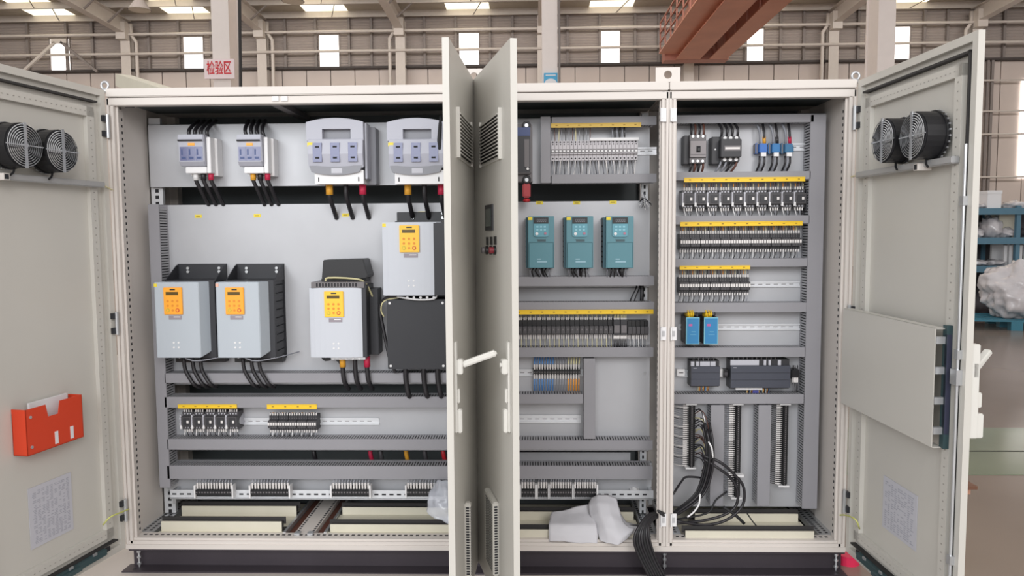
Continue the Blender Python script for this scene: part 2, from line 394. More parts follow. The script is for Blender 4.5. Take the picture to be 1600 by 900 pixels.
def box_thing(name, label, cat, r, Y, d, mt, parts=None, z0=None, group=None):
    a, c, z_0, z_1 = rect(*r, Y); z_0 = z_0 if z0 is None else z0
    t = thing(name, label, cat, ((a+c)/2, Y+d/2, z_0), group)
    w_, h = c-a, z_1-z_0
    b = MB(); b.box(-w_/2, w_/2, -d/2, d/2, 0, h, mt); b.build('body', t, bevel=.006)
    b = MB(); b.box(-w_/2-.006, w_/2+.006, -d/2-.006, d/2+.006, h-.05, h+.004, mt); b.build('lid', t)
    return t
def lump(name, label, cat, c, rx, ry, rz, mt, sc=3.0, amp=.3, group=None, sub=3):
    import bmesh
    from mathutils import noise
    bm = bmesh.new(); bmesh.ops.create_icosphere(bm, subdivisions=sub, radius=1)
    for v in bm.verts:
        q = noise.noise(v.co*sc+Vector(c)*3)+.5*noise.noise(v.co*sc*2.3+Vector(c))+.35*abs(noise.noise(v.co*sc*4.7)); k = 1+amp*q
        z = v.co.z*k
        v.co = Vector((v.co.x*k*rx, v.co.y*k*ry, max(z, -.75)*rz))
    me = bpy.data.meshes.new(name); 
    zmin = min(v.co.z for v in bm.verts)
    for v in bm.verts: v.co.z -= zmin
    bm.to_mesh(me); bm.free(); me.materials.append(mt)
    me.polygons.foreach_set('use_smooth', [True]*len(me.polygons))
    o = bpy.data.objects.new(name, me); C.objects.link(o); o.location = c
    return tag(o, label, cat, group)
box_thing('carton', 'tall white carton on the top shelf of the blue rack', 'box', (1543, 298, 1565, 326), YS+.1, .4, WHITE, z0=zs[0])
box_thing('carton', 'square cream carton on the second shelf of the blue rack', 'box', (1561, 333, 1590, 372), YS+.3, .4, CREAM, z0=zs[1])
def crate():
    a, c, z0, z1 = rect(1569, 379, 1603, 416, YS+.2); z0 = zs[2]
    t = thing('slatted_crate', 'white slatted crate on the third shelf of the blue rack', 'crate', ((a+c)/2, YS+.4, z0)); w_, h = (c-a), z1-z0
    b = MB(); b.box(-w_/2, w_/2, .15, .2, 0, h, WHITE); b.build('panel', t)
    for k in range(5):
        x = -w_/2+w_*k/4.3; b = MB(); b.box(x, x+.05, -.2, -.17, 0, h, WHITE); b.build('slat', t)
    b = MB(); b.box(-w_/2, w_/2, -.2, .2, h-.04, h, WHITE); b.build('top_board', t)
crate()
k = 0
for (x, z, r_, lab, mt) in ((1524, 0, 11, 'crumpled clear plastic bundle on the top shelf left of the tall carton', PLAS), (1582, 0, 14, 'flat clear plastic bundle on the top shelf right of the tall carton', PLAS),
        (1548, 1, 13, 'pointed plastic wrapped bundle in the middle of the second shelf', PLAS), (1568, 1, 10, 'round plastic wrapped bundle leaning by the cream carton', PLAS), (1523, 1, 9, 'small wrapped bundle at the left of the second shelf', PLAS), (1594, 1, 9, 'brown wrapped bundle right of the cream carton', DARKB),
        (1528, 2, 12, 'low wrapped bundle at the left of the third shelf', PLAS), (1556, 2, 12, 'low wrapped bundle before the slatted crate', PLAS)):
    p = P(x, 350, YS+.3); s_ = r_/1160*13
    hh = {0: .5, 1: 1.4 if x == 1548 else .9, 2: .45}[z]
    lump('wrapped_bundle', lab, 'bundle', (p.x, YS+.3, zs[z]), s_, .2, s_*hh, mt, 3, .5)
for (x, s_, lab) in ((1524, .28, 'dark wrapped goods under the rack at its left end'), (1568, .42, 'large dark goods under the rack behind the white wrapped load')):
    p = P(x, 440, YS+.4); lump('dark_bundle', lab, 'bundle', (p.x, YS+.45, .0), s_, .3, s_*.9, DARKB, 3, .3)
# pallet with wrapped load
YPt = 8.0
pz = PZ(1515, 492, 0); pxa = PZ(1512, 500, 0).x; 
BP = mat('pallet_blue', (60, 122, 142), .5, noise=.06)
t = thing('pallet', 'blue plastic pallet on the brown floor below the rack', 'pallet', (P(1570, 495, YPt).x+.3, YPt+.5, 0), rot=(0, 0, math.radians(-12)))
for k in range(5):
    b = MB(); b.box(-.9, .9, -.5+.22*k, -.36+.22*k, .13, .155, BP); b.build('deck_board', t)
for x in (-.85, -.08, .7):
    for y in (-.5, -.07, .38): b = MB(); b.box(x, x+.16, y, y+.14, 0, .13, BP); b.build('block', t)
p = P(1592, 460, YPt+.4)
lump('wrapped_load', 'large pile of goods wrapped in white plastic film on the blue pallet', 'load', (p.x+.12, YPt+.45, .156), .64, .42, .5, PLAS, 2.0, .3, sub=5)
# stool near right door
p = PZ(1521, 868, 0); WOODP = mat('pinkish_wood', (196, 146, 122), .55, noise=.1, nscale=20)
t = thing('wooden_stool', 'small pale wooden stool standing behind the right door edge', 'stool', (p.x-.125, p.y+.12, 0))
b = MB(); b.box(-.15, .1, -.12, .12, .29, .32, WOODP); b.box(-.15, .12, -.14, .14, .32, .335, mat('dark_wood_top', (120, 84, 66), .5)); b.build('seat', t)
for sx in (-.14, .055):
    for sy in (-.1, .07): b = MB(); b.box(sx, sx+.035, sy, sy+.03, 0, .29, WOODP); b.build('leg', t)
p = PZ(1333, 888, 0)
b = MB(); b.cyl((0,0,0), (0,0,.045), .05, mat('pink_red_plastic', (225, 50, 90), .4), 20, .056); o = b.build('pail', loc=(p.x, p.y+.06, 0)); tag(o, 'low pinkish-red plastic tub on the floor under the right door', 'tub')
# ================================================================ cabinets
FR = .03
SHADEP = mat('painted_inner_shade', (84, 90, 92), .6)  # dark grey puts interior shade into the colour of back panel and roof underside
def perf_y(b, x0, x1, y0, y1, z, n, mt=HOLE):   # small slots on top of a lengthwise rail
    for k in range(n):
        y = y0+(y1-y0)*(k+.25)/n; b.box(x0, x1, y, y+(y1-y0)/n*.5, z, z+.0008, mt)
def perf_x(b, x0, x1, y0, y1, z, n, mt=HOLE):
    for k in range(n):
        x = x0+(x1-x0)*(k+.2)/n; b.box(x, x+(x1-x0)/n*.55, y0, y1, z, z+.0008, mt)
def cabinet(a, c, label, rightside, leftside, cross=None):
    t = thing('electrical_cabinet', label, 'cabinet', (a, 0, ZB)); W = c-a; H = HT-ZB; D = .58
    b = MB(); b.box(.002, W-.002, -.004, D, H-.036, H, PAINT); b.build('roof_panel', t, bevel=.003)
    b = MB(); b.box(.002, W-.002, .0, .045, H-.072, H-.041, PAINT); b.box(.004, W-.004, .006, .045, H-.041, H-.036, SEAL); b.build('top_rail', t, bevel=.002)
    b = MB(); b.box(.0, W, -.004, .06, 0, .022, PAINT); b.box(.002, W-.002, .002, .012, .022, .036, PAINT); b.box(.002, W-.002, .012, .075, .022, .046, PAINT)
    perf_x(b, .05, W-.05, .045, .056, .046, int(W/.028)); b.build('bottom_rail', t, bevel=.0)
    # front posts with rolled ribs
    for s_, x in ((0, 0), (1, W)):
        b = MB(); f = (lambda u0, u1: (x+u0, x+u1)) if s_ == 0 else (lambda u0, u1: (x-u1, x-u0))
        u = f(.001, .012); b.box(*u, .0, .05, .022, H-.04, PAINT)
        u = f(.012, .018); b.box(*u, .008, .05, .022, H-.04, PAINT)
        u = f(.018, .030); b.box(*u, .002, .05, .022, H-.04, PAINT)
        u = f(.030, .040 if s_ == 0 and leftside or s_ and rightside else .036); b.box(*u, .02, .024, .022, H-.04, PAINT)
        b.build('front_post', t, bevel=.0015)
        # inner perforated upright
        b = MB(); u = f(.026, .029); b.box(*u, .05, .085, .04, H-.08, PAINT); u2 = f(.029, .0295)
        for k in range(66): z = .06+k*(H-.16)/66; b.box(*u2, .062, .072, z, z+.012, HOLE)
        b.build('perforated_upright', t)
        b = MB(); u = f(.001, .045); b.box(*u, D-.05, D-.002, .0, H-.04, PAINT); b.build('rear_post', t)
    b = MB(); b.box(.002, W-.002, D-.004, D, .0, H-.03, SHADEP); b.build('back_panel', t)
    if leftside: b = MB(); b.box(.0, .003, .02, D, .0, H-.03, PAINT); b.box(.003, .02, .085, .3, .0, H-.04, PAINT); b.build('side_panel', t)
    if rightside: b = MB(); b.box(W-.003, W, .02, D, .0, H-.03, PAINT); b.box(W-.02, W-.003, .085, .3, .0, H-.04, PAINT); b.build('side_panel', t)
    # base: side rails with slots
    for x0, x1 in ((.02, .085), (W-.085, W-.02)):
        b = MB(); b.box(x0, x1, .075, D-.05, .022, .046, ZINC); perf_y(b, x0+.008, x0+.02, .09, D-.06, .046, 18); perf_y(b, x0+.036, x0+.048, .09, D-.06, .046, 18); b.build('base_rail', t)
    b = MB(); b.box(.085, W-.085, .075, D-.05, .0, .012, CREAM); b.build('gland_plate', t)
    b = MB(); b.box(.02, W-.02, .05, .4, H-.044, H-.038, SHADEP); b.build('ceiling_shade_sheet', t)  # sheet under the roof, coloured dark to paint the shade there
    return t
CL = cabinet(X0, 0, 'wide double-door grey control cabinet with the orange-keypad drives', False, True)
CM = cabinet(0, X2, 'narrow middle grey control cabinet holding three teal drives', False, False)
CR = cabinet(X2, X3, 'right grey control cabinet with blue power supplies and relay rows', True, False)
def child(t, b, name, label=None, **k):      # world-coordinate mesh as a child of a cabinet
    o = b.build(name, t, **k); l = t.location; o.location = (-l.x, -l.y, -l.z)
    if label: o['label'] = label
    return o
# centre base member of the wide cabinet
b = MB(); xc = PZ(467, 843, .15).x
b.box(xc-.045, xc+.045, .075, .53, .122, .146, PAINT); b.box(xc-.085, xc-.05, .075, .53, .115, .13, BRW); b.box(xc+.05, xc+.085, .075, .53, .115, .13, BRW)
perf_y(b, xc-.04, xc-.03, .09, .5, .146, 18); perf_y(b, xc+.03, xc+.04, .09, .5, .146, 18); b.box(xc+.088, xc+.1, .075, .53, .12, .15, ZINC); b.box(xc-.1, xc-.088, .075, .53, .12, .15, ZINC)
b.box(xc-.04, xc-.015, .045, .075, .146, .155, ZINC); b.box(xc+.02, xc+.045, .045, .075, .146, .155, ZINC)
child(CL, b, 'base_cross_member')
p_ = P(447, 170, .2); b = MB(); b.box(p_.x-.02, p_.x+.02, .05, .5, HT-.07, HT-.046, DEVM); child(CL, b, 'roof_brace')
# gland bars with black foam on top, measured on their front faces
def gbar(t, x0, x1, ytop, ybot):
    Y = (PZ((x0+x1)/2, ybot, .14)).y
    a, c, z0, z1 = rect(x0, ytop, x1, ybot, Y)
    b = MB(); b.box(a, c, Y, Y+.006, .112, z1, CREAM); b.box(a, c, Y+.006, Y+.03, z1-.03, z1-.004, SEAL); b.box(a-.01, c+.01, Y+.03, Y+.034, z1-.02, z1+.012, SEAL); child(t, b, 'gland_bar')
    b = MB(); b.box(a-.01, c+.01, max(Y-.12, .078), Y, .134, .139, CREAM); b.box(a-.015, c+.01, Y+.03, Y+.06, .134, .139, SEAL); child(t, b, 'gland_sheet')
gbar(CL, 252, 440, 815, 830); gbar(CL, 284, 463, 791, 806); gbar(CL, 516, 730, 820, 831); gbar(CL, 535, 725, 793, 804)
gbar(CM, 760, 1012, 828, 842); gbar(CM, 780, 990, 800, 812)
gbar(CR, 1071, 1272, 830, 843); gbar(CR, 1086, 1247, 803, 815)
# plinth of rolled channel
t = thing('plinth', 'long dark steel channel plinth carrying all the cabinets', 'plinth', (0, 0, 0))
PL = mat('dark_channel_steel', (66, 60, 66), .5, .3, noise=.15, nscale=3)
xl = X0+.01; xr = X3-.0
for y0, s_ in ((.0, 1), (.53, -1)):
    b = MB(); b.box(xl, xr, y0+.04, y0+.046, 0, .1, PL); b.box(xl-.02, xr, y0-.03 if s_ > 0 else y0+.04, y0+.046 if s_ > 0 else y0+.12, .0, .009, PL); b.box(xl, xr, y0+.0, y0+.046, .091, .0995, PL)
    for x in (xl+.02, .03, xr-.04): b.box(x, x+.014, y0-.015, y0-.001, .009, .0095, HOLE)
    b.build('channel_beam', t)
for x in (xl, xr-.006):
    b = MB(); b.box(x, x+.006, .046, .57, 0, .099, PL); b.build('end_channel', t)
for x in (xl+.035, xr-.03, X2):
    b = MB(); b.cyl((x, .02, .0), (x, .02, .1), .004, ZINC, 8)
    for z in (.02, .05, .075): b.cyl((x, .02, z), (x, .02, z+.009), .009, ZINC, 6)
    b.build('levelling_bolt', t)
# lifting brackets on the roofs
def lift(px, py0, py1, hw, label):
    x = P(px, py1, .05).x; z0 = HT; z1 = P(px, py0, .05).z
    b = MB(); n = 10; h = z1-z0; poly = [(x-hw, z0), (x-hw, z1-.02), (x-hw+.02, z1), (x+hw-.02, z1), (x+hw, z1-.02), (x+hw, z0)]
    hc = z0+h*.55; r = .017
    # plate with a true hole: ring of quads
    outer = []; inner = []
    for k in range(24):
        a = 2*math.pi*k/24; dx, dz = math.cos(a), math.sin(a)
        s_ = min((hw/abs(dx)) if abs(dx) > 1e-6 else 9, ((h*.45 if dz > 0 else h*.55)/abs(dz)) if abs(dz) > 1e-6 else 9)
        outer.append((x+dx*s_, hc+dz*s_)); inner.append((x+dx*r, hc+dz*r))
    vs = [(p[0], .04, p[1]) for p in outer]+[(p[0], .04, p[1]) for p in inner]+[(p[0], .048, p[1]) for p in outer]+[(p[0], .048, p[1]) for p in inner]
    fs = []
    for k in range(24):
        j = (k+1) % 24; fs += [(k, j, 24+j, 24+k), (48+k, 72+k, 72+j, 48+j), (k, 48+k, 48+j, j), (24+k, 24+j, 72+j, 72+k)]
    b.add(vs, fs, PAINT); b.box(x-hw, x+hw, .04, .1, z0, z0+.006, PAINT)
    tag(b.build('lifting_bracket'), label, 'bracket')
lift(1043, 106, 124, .052, 'grey lifting bracket with round hole joining middle and right cabinet roofs')
lift(741, 108, 128, .045, 'grey lifting bracket with round hole between the two half-open middle doors')
for px, Y, lab in ((1337, .1, 'zinc lifting eye on the right end of the cabinet roof'), (163, .1, 'zinc lifting eye on the left end of the cabinet roof')):
    p = P(px, 115, Y)
    b = MB(); 
    b.torus((0, 0, .033), .016, .006, 'y', ZINC, 16, 6); b.cyl((0,0,0), (0,0,.018), .013, ZINC, 12)
    tag(b.build('lifting_eye', loc=(p.x, Y, HT), smooth=True), lab, 'eye bolt')
# door latch plates and hinges on the posts
def latch(t, px, py, label=None):
    x = P(px, py, 0).x; z = P(px, py, 0).z
    b = MB(); b.box(x-.013, x+.013, -.006, 0, z-.028, z+.028, WHITE); b.box(x-.006, x+.006, -.008, -.006, z-.012, z+.012, ZINC); b.box(x-.012, x-.008, -.016, 0, z-.028, z+.028, WHITE)
    child(t, b, 'striker_plate')
for y in (180, 521, 812): latch(CM, 1036, y); latch(CR, 1052, y)
for x in (432, 446):
    p = P(x, 155, .01); b = MB(); b.box(p.x-.014, p.x+.014, -.006, .03, p.z-.01, p.z+.01, WHITE); child(CL, b, 'striker_plate')
# corner brackets under the roof
for tcab, x, y in ((CL, 203, 162), (CL, 683, 156), (CR, 1293, 148)):
    p = P(x, y, .06); b = MB()
    for dx, dz in ((-.01,.01),(.01,.01),(0,0),(-.01,-.01),(.01,-.01)): b.cyl((p.x+dx, .048, p.z+dz), (p.x+dx, .056, p.z+dz), .0045, ZINC, 6)
    b.box(p.x-.02, p.x+.02, .056, .062, p.z-.018, p.z+.018, BLACKM); child(tcab, b, 'corner_bracket')
# mounting plates
def plate(t, x0, y0, x1, y1, Y=None, name='mounting_plate', m=PLATE, th=.003, lip=True):
    Y = YP if Y is None else Y; a, c, z0, z1 = rect(x0, y0, x1, y1, Y)
    b = MB(); b.box(a, c, Y, Y+th, z0, z1, m)
    if lip: b.box(a, c, Y, Y+.02, z1-.002, z1, m); b.box(a, c, Y, Y+.02, z0, z0+.002, m)
    child(t, b, name); return a, c, z0, z1
plate(CL, 233, 192, 736, 291); plate(CL, 234, 318, 736, 601); plate(CL, 258, 618, 736, 704); plate(CL, 262, 720, 736, 768)
plate(CM, 750, 184, 1015, 287); plate(CM, 750, 314, 1015, 450); plate(CM, 750, 447, 1001, 474, YP+.05); plate(CM, 750, 474, 1015, 705); plate(CM, 750, 706, 985, 722, YP+.04); plate(CM, 750, 722, 1018, 772)
plate(CR, 1045, 178, 1290, 620); plate(CR, 1045, 610, 1276, 792)
# perforated rack uprights standing at plate depth
def rack(t, x0, x1, py0, py1, Y):
    a, c, z0, z1 = rect(x0, py0, x1, py1, Y); b = MB(); b.box(a, c, Y, Y+.02, z0, z1, ZINC)
    n = int((z1-z0)/.03)
    for k in range(n): z = z0+.03*k; b.box(a+(c-a)*.35, a+(c-a)*.7, Y-.0008, Y, z, z+.016, HOLE)
    child(t, b, 'rack_upright')
def rackw(t, a, c, Y, z0=ZB+.05, z1=HT-.08):
    b = MB(); b.box(a, c, Y, Y+.02, z0, z1, RAILM)
    for k in range(int((z1-z0)/.03)): z = z0+.03*k; b.box(a+(c-a)*.35, a+(c-a)*.65, Y-.0008, Y, z, z+.016, HOLE)
    child(t, b, 'rack_upright')
xL = P(239, 305, YP).x; rackw(CL, xL-.02, xL+.035, YP+.025)
xM = P(1009, 300, YP).x; rackw(CM, xM-.015, xM+.015, YP+.035)
xM2 = P(1013, 712, YP).x
# filler strip between the left side wall and the plate
# ================================================================ doors
DL = .784
class Door:
    def __init__(s, cab, hx, ang, sgn): s.cab = cab; s.h = Vector((hx, -.004, 0)); s.a = math.radians(ang); s.s = sgn; s.d = Vector((math.cos(s.a), -math.sin(s.a), 0)); s.n = Vector((math.sin(s.a), math.cos(s.a), 0))*sgn
    def px(s, x, y, t=0):
        r = ray(x, y); o = s.h+s.n*t; k = (o-CAM).dot(s.n)/r.dot(s.n); q = CAM+r*k; return (q-o).dot(s.d), q.z
    def place(s, o): o.location = s.h; o.rotation_euler = (0, 0, -s.a)
    def B(s, b, u0, u1, t0, t1, v0, v1, mt): return b.box(u0, u1, s.s*t0, s.s*t1, v0, v1, mt)
def make_door(D):
    v0, v1 = ZB+.008, HT-.008; b = MB()
    D.B(b, .028, DL-.028, .019, .022, v0+.028, v1-.028, PAINTD)
    D.B(b, 0, .028, 0, .022, v0, v1, PAINTD); D.B(b, DL-.028, DL, 0, .022, v0, v1, PAINTD)
    D.B(b, .028, DL-.028, 0, .022, v0, v0+.028, PAINTD); D.B(b, .028, DL-.028, 0, .022, v1-.028, v1, PAINTD)
    o = b.build('door', D.cab); l = D.cab.location; D.place(o); o.location -= l
    D.o = o; D.v0, D.v1 = v0, v1; return o
DOORL = Door(CL, X0, 99.6, -1); DOOR2 = Door(CL, 0-.004, 92.33, 1); DOOR3 = Door(CM, .004, 75.3, -1); DOORR = Door(CR, X3, 87.5, 1)
for D, lab in ((DOORL, 'left door standing open, inner side in view'), (DOOR2, 'open door seen from its vented outer side'), (DOOR3, 'open door seen from its outer side with display and buttons'), (DOORR, 'right door standing open, inner side in view')):
    make_door(D)['label'] = lab
def louvre(D, u0, u1, v0, v1, n=11):
    b = MB(); D.B(b, u0-.012, u1+.012, .022, .026, v0-.012, v1+.012, PAINTD); D.B(b, u0-.012, u0, .026, .034, v0-.012, v1+.012, PAINTD); D.B(b, u1, u1+.012, .026, .034, v0-.012, v1+.012, PAINTD)
    D.B(b, u0, u1, .0262, .027, v0, v1, HOLE); b.build('louvre_frame', D.o)
    for k in range(n):
        z = v0+(v1-v0)*(k+.5)/n; h = (v1-v0)/n*.62
        b = MB(); s_ = D.s
        b.prism([(s_*.027, z+h/2), (s_*.036, z-h/2+.004), (s_*.036, z-h/2), (s_*.027, z+h/2-.004)], 'x', u0, u1, PAINTD); b.build('louvre_slat', D.o)
def filter_box(D, u0, u1, v0, v1):
    b = MB(); D.B(b, u0, u1, .022, .045, v0, v1, PAINTD); b.build('filter_cover', D.o, bevel=.004)
    b = MB(); n = 26
    for k in range(n):
        z = v0+.01+(v1-v0-.02)*k/n; D.B(b, u1-.0, u1+.0015, .028, .040, z, z+.006, HOLE)
        D.B(b, u0+.03, u1-.02, .045, .0458, z, z+.004, HOLE)
    tag(b.build('vent_slots', D.o), kind='stuff')
HANDW = mat('handle_off_white', (214, 212, 206), .45)
def handle(D, v, lever=40, lift_=25, L=.13, du=-.02, ex=0):
    u = DL-(.045 if not ex else .022); b = MB()
    s_ = D.s
    D.B(b, u-.016, u+.016, .022, .03+ex, v-.2, v+.11, HANDW); D.B(b, u-.012, u+.012, .03, .045+ex*1.3, v-.2, v-.12, HANDW); D.B(b, u-.010, u+.010, .03, .038+ex*1.3, v-.1, v-.05, HANDW)
    D.B(b, u-.016, u+.016, .03, .05, v+.0, v+.05, HANDW)
    b.build('handle_base', D.o, bevel=.003)
    b = MB(); a = math.radians(lever); p0 = Vector((u, s_*.045, v+.03)); 
    p1 = p0+Vector((du, s_*math.cos(math.radians(lift_))*L, math.sin(math.radians(lift_))*L))
    b.bar(p0, p1, .026, .02, HANDW); b.cyl(p0-Vector((0, s_*.02, 0)), p0+Vector((0, s_*.01, 0)), .013, HANDW, 12); b.build('handle', D.o, bevel=.005)
# outer faces of the two middle doors
def dr(D, x0, y0, x1, y1, t):
    a = D.px(x0, (y0+y1)/2, t)[0]; c = D.px(x1, (y0+y1)/2, t)[0]; xm = (x0+x1)/2
    return min(a, c), max(a, c), D.px(xm, y1, t)[1], D.px(xm, y0, t)[1]
louvre(DOOR2, *((lambda q: (max(.06, q[0]), min(q[1], .62), q[2], q[3]))(dr(DOOR2, 716, 185, 735, 248, .026))), n=12)
q = dr(DOOR3, 752, 185, 781, 250, .026); louvre(DOOR3, max(.1, q[0]), q[1], q[2], q[3], n=12)
q = dr(DOOR2, 727, 775, 737, 868, .045); filter_box(DOOR2, max(.12, q[0]), min(q[1], .55), .24, .52)
q = dr(DOOR3, 757, 770, 776, 872, .045); filter_box(DOOR3, max(.12, q[0]), min(q[1], .55), .24, .52)
handle(DOOR2, DOOR2.px(716, 568, .03)[1]-.03, 40, 19, .122)
handle(DOOR3, DOOR3.px(795, 572, .03)[1]-.03, -80, -90, .1, 0)
handle(DOORR, DOORR.px(1505, 572, .03)[1]-.03, 40, 36, .085, -.04, .022)
handle(DOORL, 1.12, 40, 20)
def at_door(D, name, label, cat, u, t, v, group=None):
    o = thing(name, label, cat, D.h+D.d*u+D.n*t+Vector((0,0,v)), group, (0, 0, -D.a)); return o
# display and buttons of door 3
q = dr(DOOR3, 760, 320, 771, 360, .022)
t = at_door(DOOR3, 'panel_display', 'narrow dark display window on the outer face of the right-hand middle door', 'display', (q[0]+q[1])/2, .022, q[2])
w_, h = q[1]-q[0], q[3]-q[2]; s_ = DOOR3.s
b = MB(); b.box(-w_/2, w_/2, 0, s_*.006, 0, h, BLACKM); b.build('bezel', t); b = MB(); b.box(-w_/2+.02, w_/2-.02, s_*.006, s_*.008, .015, h-.015, mat('display_glass', (66, 78, 74), .1)); b.build('screen', t)
for k, (x, m_, lab) in enumerate(((759, DEVM, 'grey push button nearest the hinge on the middle door, left of the black one'), (765, BLACK, 'black push button between the grey and red ones on the middle door'), (771, mat('dark_red_button', (130, 40, 50), .4), 'dark red push button below the display on the middle door'))):
    u, v = DOOR3.px(x, 391, .03)
    t = at_door(DOOR3, 'push_button', lab, 'button', u, .022, v)
    b = MB(); b.cyl((0,0,0), (0,s_*.008,0), .016, BLACK, 16); b.build('collar', t); b = MB(); b.cyl((0,s_*.008,0), (0,s_*.024,0), .012, m_, 16); b.build('cap', t)
    b = MB(); b.box(-.02, .02, 0, s_*.003, .02, .05, BLACK); b.build('label_holder', t)
# inner faces
HOLL = mat('shallow_hole', (158, 154, 148), .6)
def inner(D, y_bar, fans, side):
    v0, v1 = D.v0, D.v1; o = D.o
    b = MB()
    for (a, c, e, f) in ((.05, DL-.035, v1-.062, v1-.054), (.05, DL-.035, v0+.054, v0+.060), (DL-.041, DL-.035, v0+.052, v1-.052)): D.B(b, a, c, -.004, .019, e, f, SEAL)
    b.build('door_seal', o)
    # stiffening frame
    for nm, (a, c, e, f) in (('frame_rail', (.07, DL-.075, v1-.125, v1-.085)), ('frame_rail', (.07, DL-.075, v0+.085, v0+.125)), ('frame_stile', (DL-.115, DL-.075, v0+.085, v1-.085)), ('frame_stile', (.07, .11, v0+.085, v1-.085))):
        b = MB(); D.B(b, a, c, .0, .019, e, f, PAINTD)
        if nm == 'frame_stile':
            for k in range(60): z = e+.03+k*(f-e-.06)/60; D.B(b, (a+c)/2-.004, (a+c)/2+.004, -.0008, 0, z, z+.005, HOLL)
        else:
            for k in range(24): x = a+.02+k*(c-a-.04)/24; D.B(b, x, x+.008, -.0008, 0, (e+f)/2-.002, (e+f)/2+.002, HOLL)
        b.build(nm, o, bevel=.002)
    # square tube brace
    u0, vz = D.px(*y_bar[0], -.02); u1, vz1 = D.px(*y_bar[1], -.02)
    vz = (vz+vz1)/2; b = MB(); D.B(b, .055, DL-.07, -.028, .0, vz-.012, vz+.012, mat('brace_grey', (176, 176, 176), .4, .2)); b.build('brace_bar', o, bevel=.003)
    # hinges
    for py in y_bar[2]:
        u, v = D.px(y_bar[3], py, -.005); b = MB(); D.B(b, .0, .03, -.012, .0, v-.045, v-.02, BLACKM); D.B(b, .0, .03, -.012, .0, v+.02, v+.045, BLACKM); b.cyl((.008, -D.s*.014, v-.05), (.008, -D.s*.014, v+.05), .008, ZINC, 10); b.build('hinge', o)
    # locking rods
    b = MB(); b.cyl((DL-.03, -D.s*.008, v0+.1), (DL-.03, -D.s*.008, v1-.35), .005, ZINC, 8)
    for z in (v0+.3, 1.1, 1.6): D.B(b, DL-.04, DL-.02, -.016, .0, z-.015, z+.015, ZINC)
    D.B(b, DL-.05, DL-.015, -.02, 0, 1.0, 1.05, ZINC); b.build('lock_rod', o)
    # floor support bracket at bottom
    b = MB(); D.B(b, .14, .72, -.022, 0, v0+.03, v0+.055, DTEAL); D.B(b, .30, .62, -.04, -.022, v0+.035, v0+.05, DTEAL); D.B(b, .1, .3, -.004, 0, v0+.03, v0+.05, HOLE)
    for k in range(4): D.B(b, .2+.13*k, .22+.13*k, -.026, -.02, v0+.055, v0+.065, ZINC)
    b.build('door_stay_rail', o)
def fan(D, cx, cy, label, group):
    u, v = D.px(cx, cy, -.085); R = .084; s_ = -D.s   # s_ : inward in local y
    t = at_door(D, 'fan', label, 'fan', u, -.001, v, group)
    b = MB(); b.cyl((0,0,0), (0,s_*.012,0), R*1.02, BLACK, 28); b.cyl((0,s_*.012,0), (0,s_*.074,0), R*.97, BLACK, 28); 
    b.build('housing', t)
    b = MB(); b.cyl((0,s_*.074,0), (0,s_*.076,0), R*.9, HOLE, 28); b.cyl((0,s_*.076,0), (0,s_*.08,0), R*.28, BLACKM, 20); b.build('motor', t)
    b = MB()
    for k in range(7):
        a = 2*math.pi*k/7; ca, sa = math.cos(a), math.sin(a)
        b.bar((ca*.02, s_*.077, sa*.02), (ca*R*.86, s_*.079, sa*R*.86), .03, .003, BLACKM, up=(0, s_, .4))
    b.build('blades', t)
    b = MB()
    for k in range(8): b.torus((0, s_*.083, 0), R*(.2+.1*k), .0015, 'y', ZINC, 28, 3)
    for a in (90,): b.box(-.006, .006, s_*.084, s_*.087, -R*.98, R*.98, ZINC)
    b.box(-R*.98, R*.98, s_*.082, s_*.084, -.002, .002, ZINC)
    b.cyl((0,s_*.08,0), (0,s_*.088,0), .01, ZINC, 10)
    b.build('wire_guard', t)
    b = MB(); 
    for k in range(14):
        a = math.pi*(k/13-.5); b.box(R*1.0*math.cos(a)-.004, R*math.cos(a)+.008, 0, s_*.005, R*math.sin(a)-.003, R*math.sin(a)+.003, ZINC)
    b.build('mounting_ring', t)
    b = MB(); b.tube([(0, s_*.03, -R*.95), (.01, s_*.035, -R*1.15), (.03, s_*.04, -R*1.3)], .004, RUBBER, 5); b.build('fan_lead', t)
inner(DOORR, ((1350, 270), (1490, 252), (182, 498, 800), 1345), None, 1)
inner(DOORL, ((10, 276), (150, 288), (198, 507, 810), 168), None, 1)
fan(DOORR, 1378, 220, 'small round fan on the right door, the one nearer the hinge', 'right door fans')
fan(DOORR, 1424, 212, 'round fan on the right door, the one farther from the hinge', 'right door fans')
fan(DOORL, 40, 227, 'round fan on the left door cut by the photo edge', 'left door fans')
fan(DOORL, 99, 236, 'round fan on the left door, nearer the hinge', 'left door fans')
# vent backing combs beside fans handled by mounting ring; small tube end on brace
for D, x, y in ((DOORR, 1437, 261), (DOORL, 5, 276)):
    u, v = D.px(x, y, -.035); s_ = -D.s
    b = MB(); 
    b.box(-.012, .012, 0, s_*.05, -.012, .012, PAINT); b.box(-.009, .009, s_*.05, s_*.0505, -.009, .009, HOLE); 
    o = b.build('tube_stub', D.o, loc=(u, s_*.0, v))
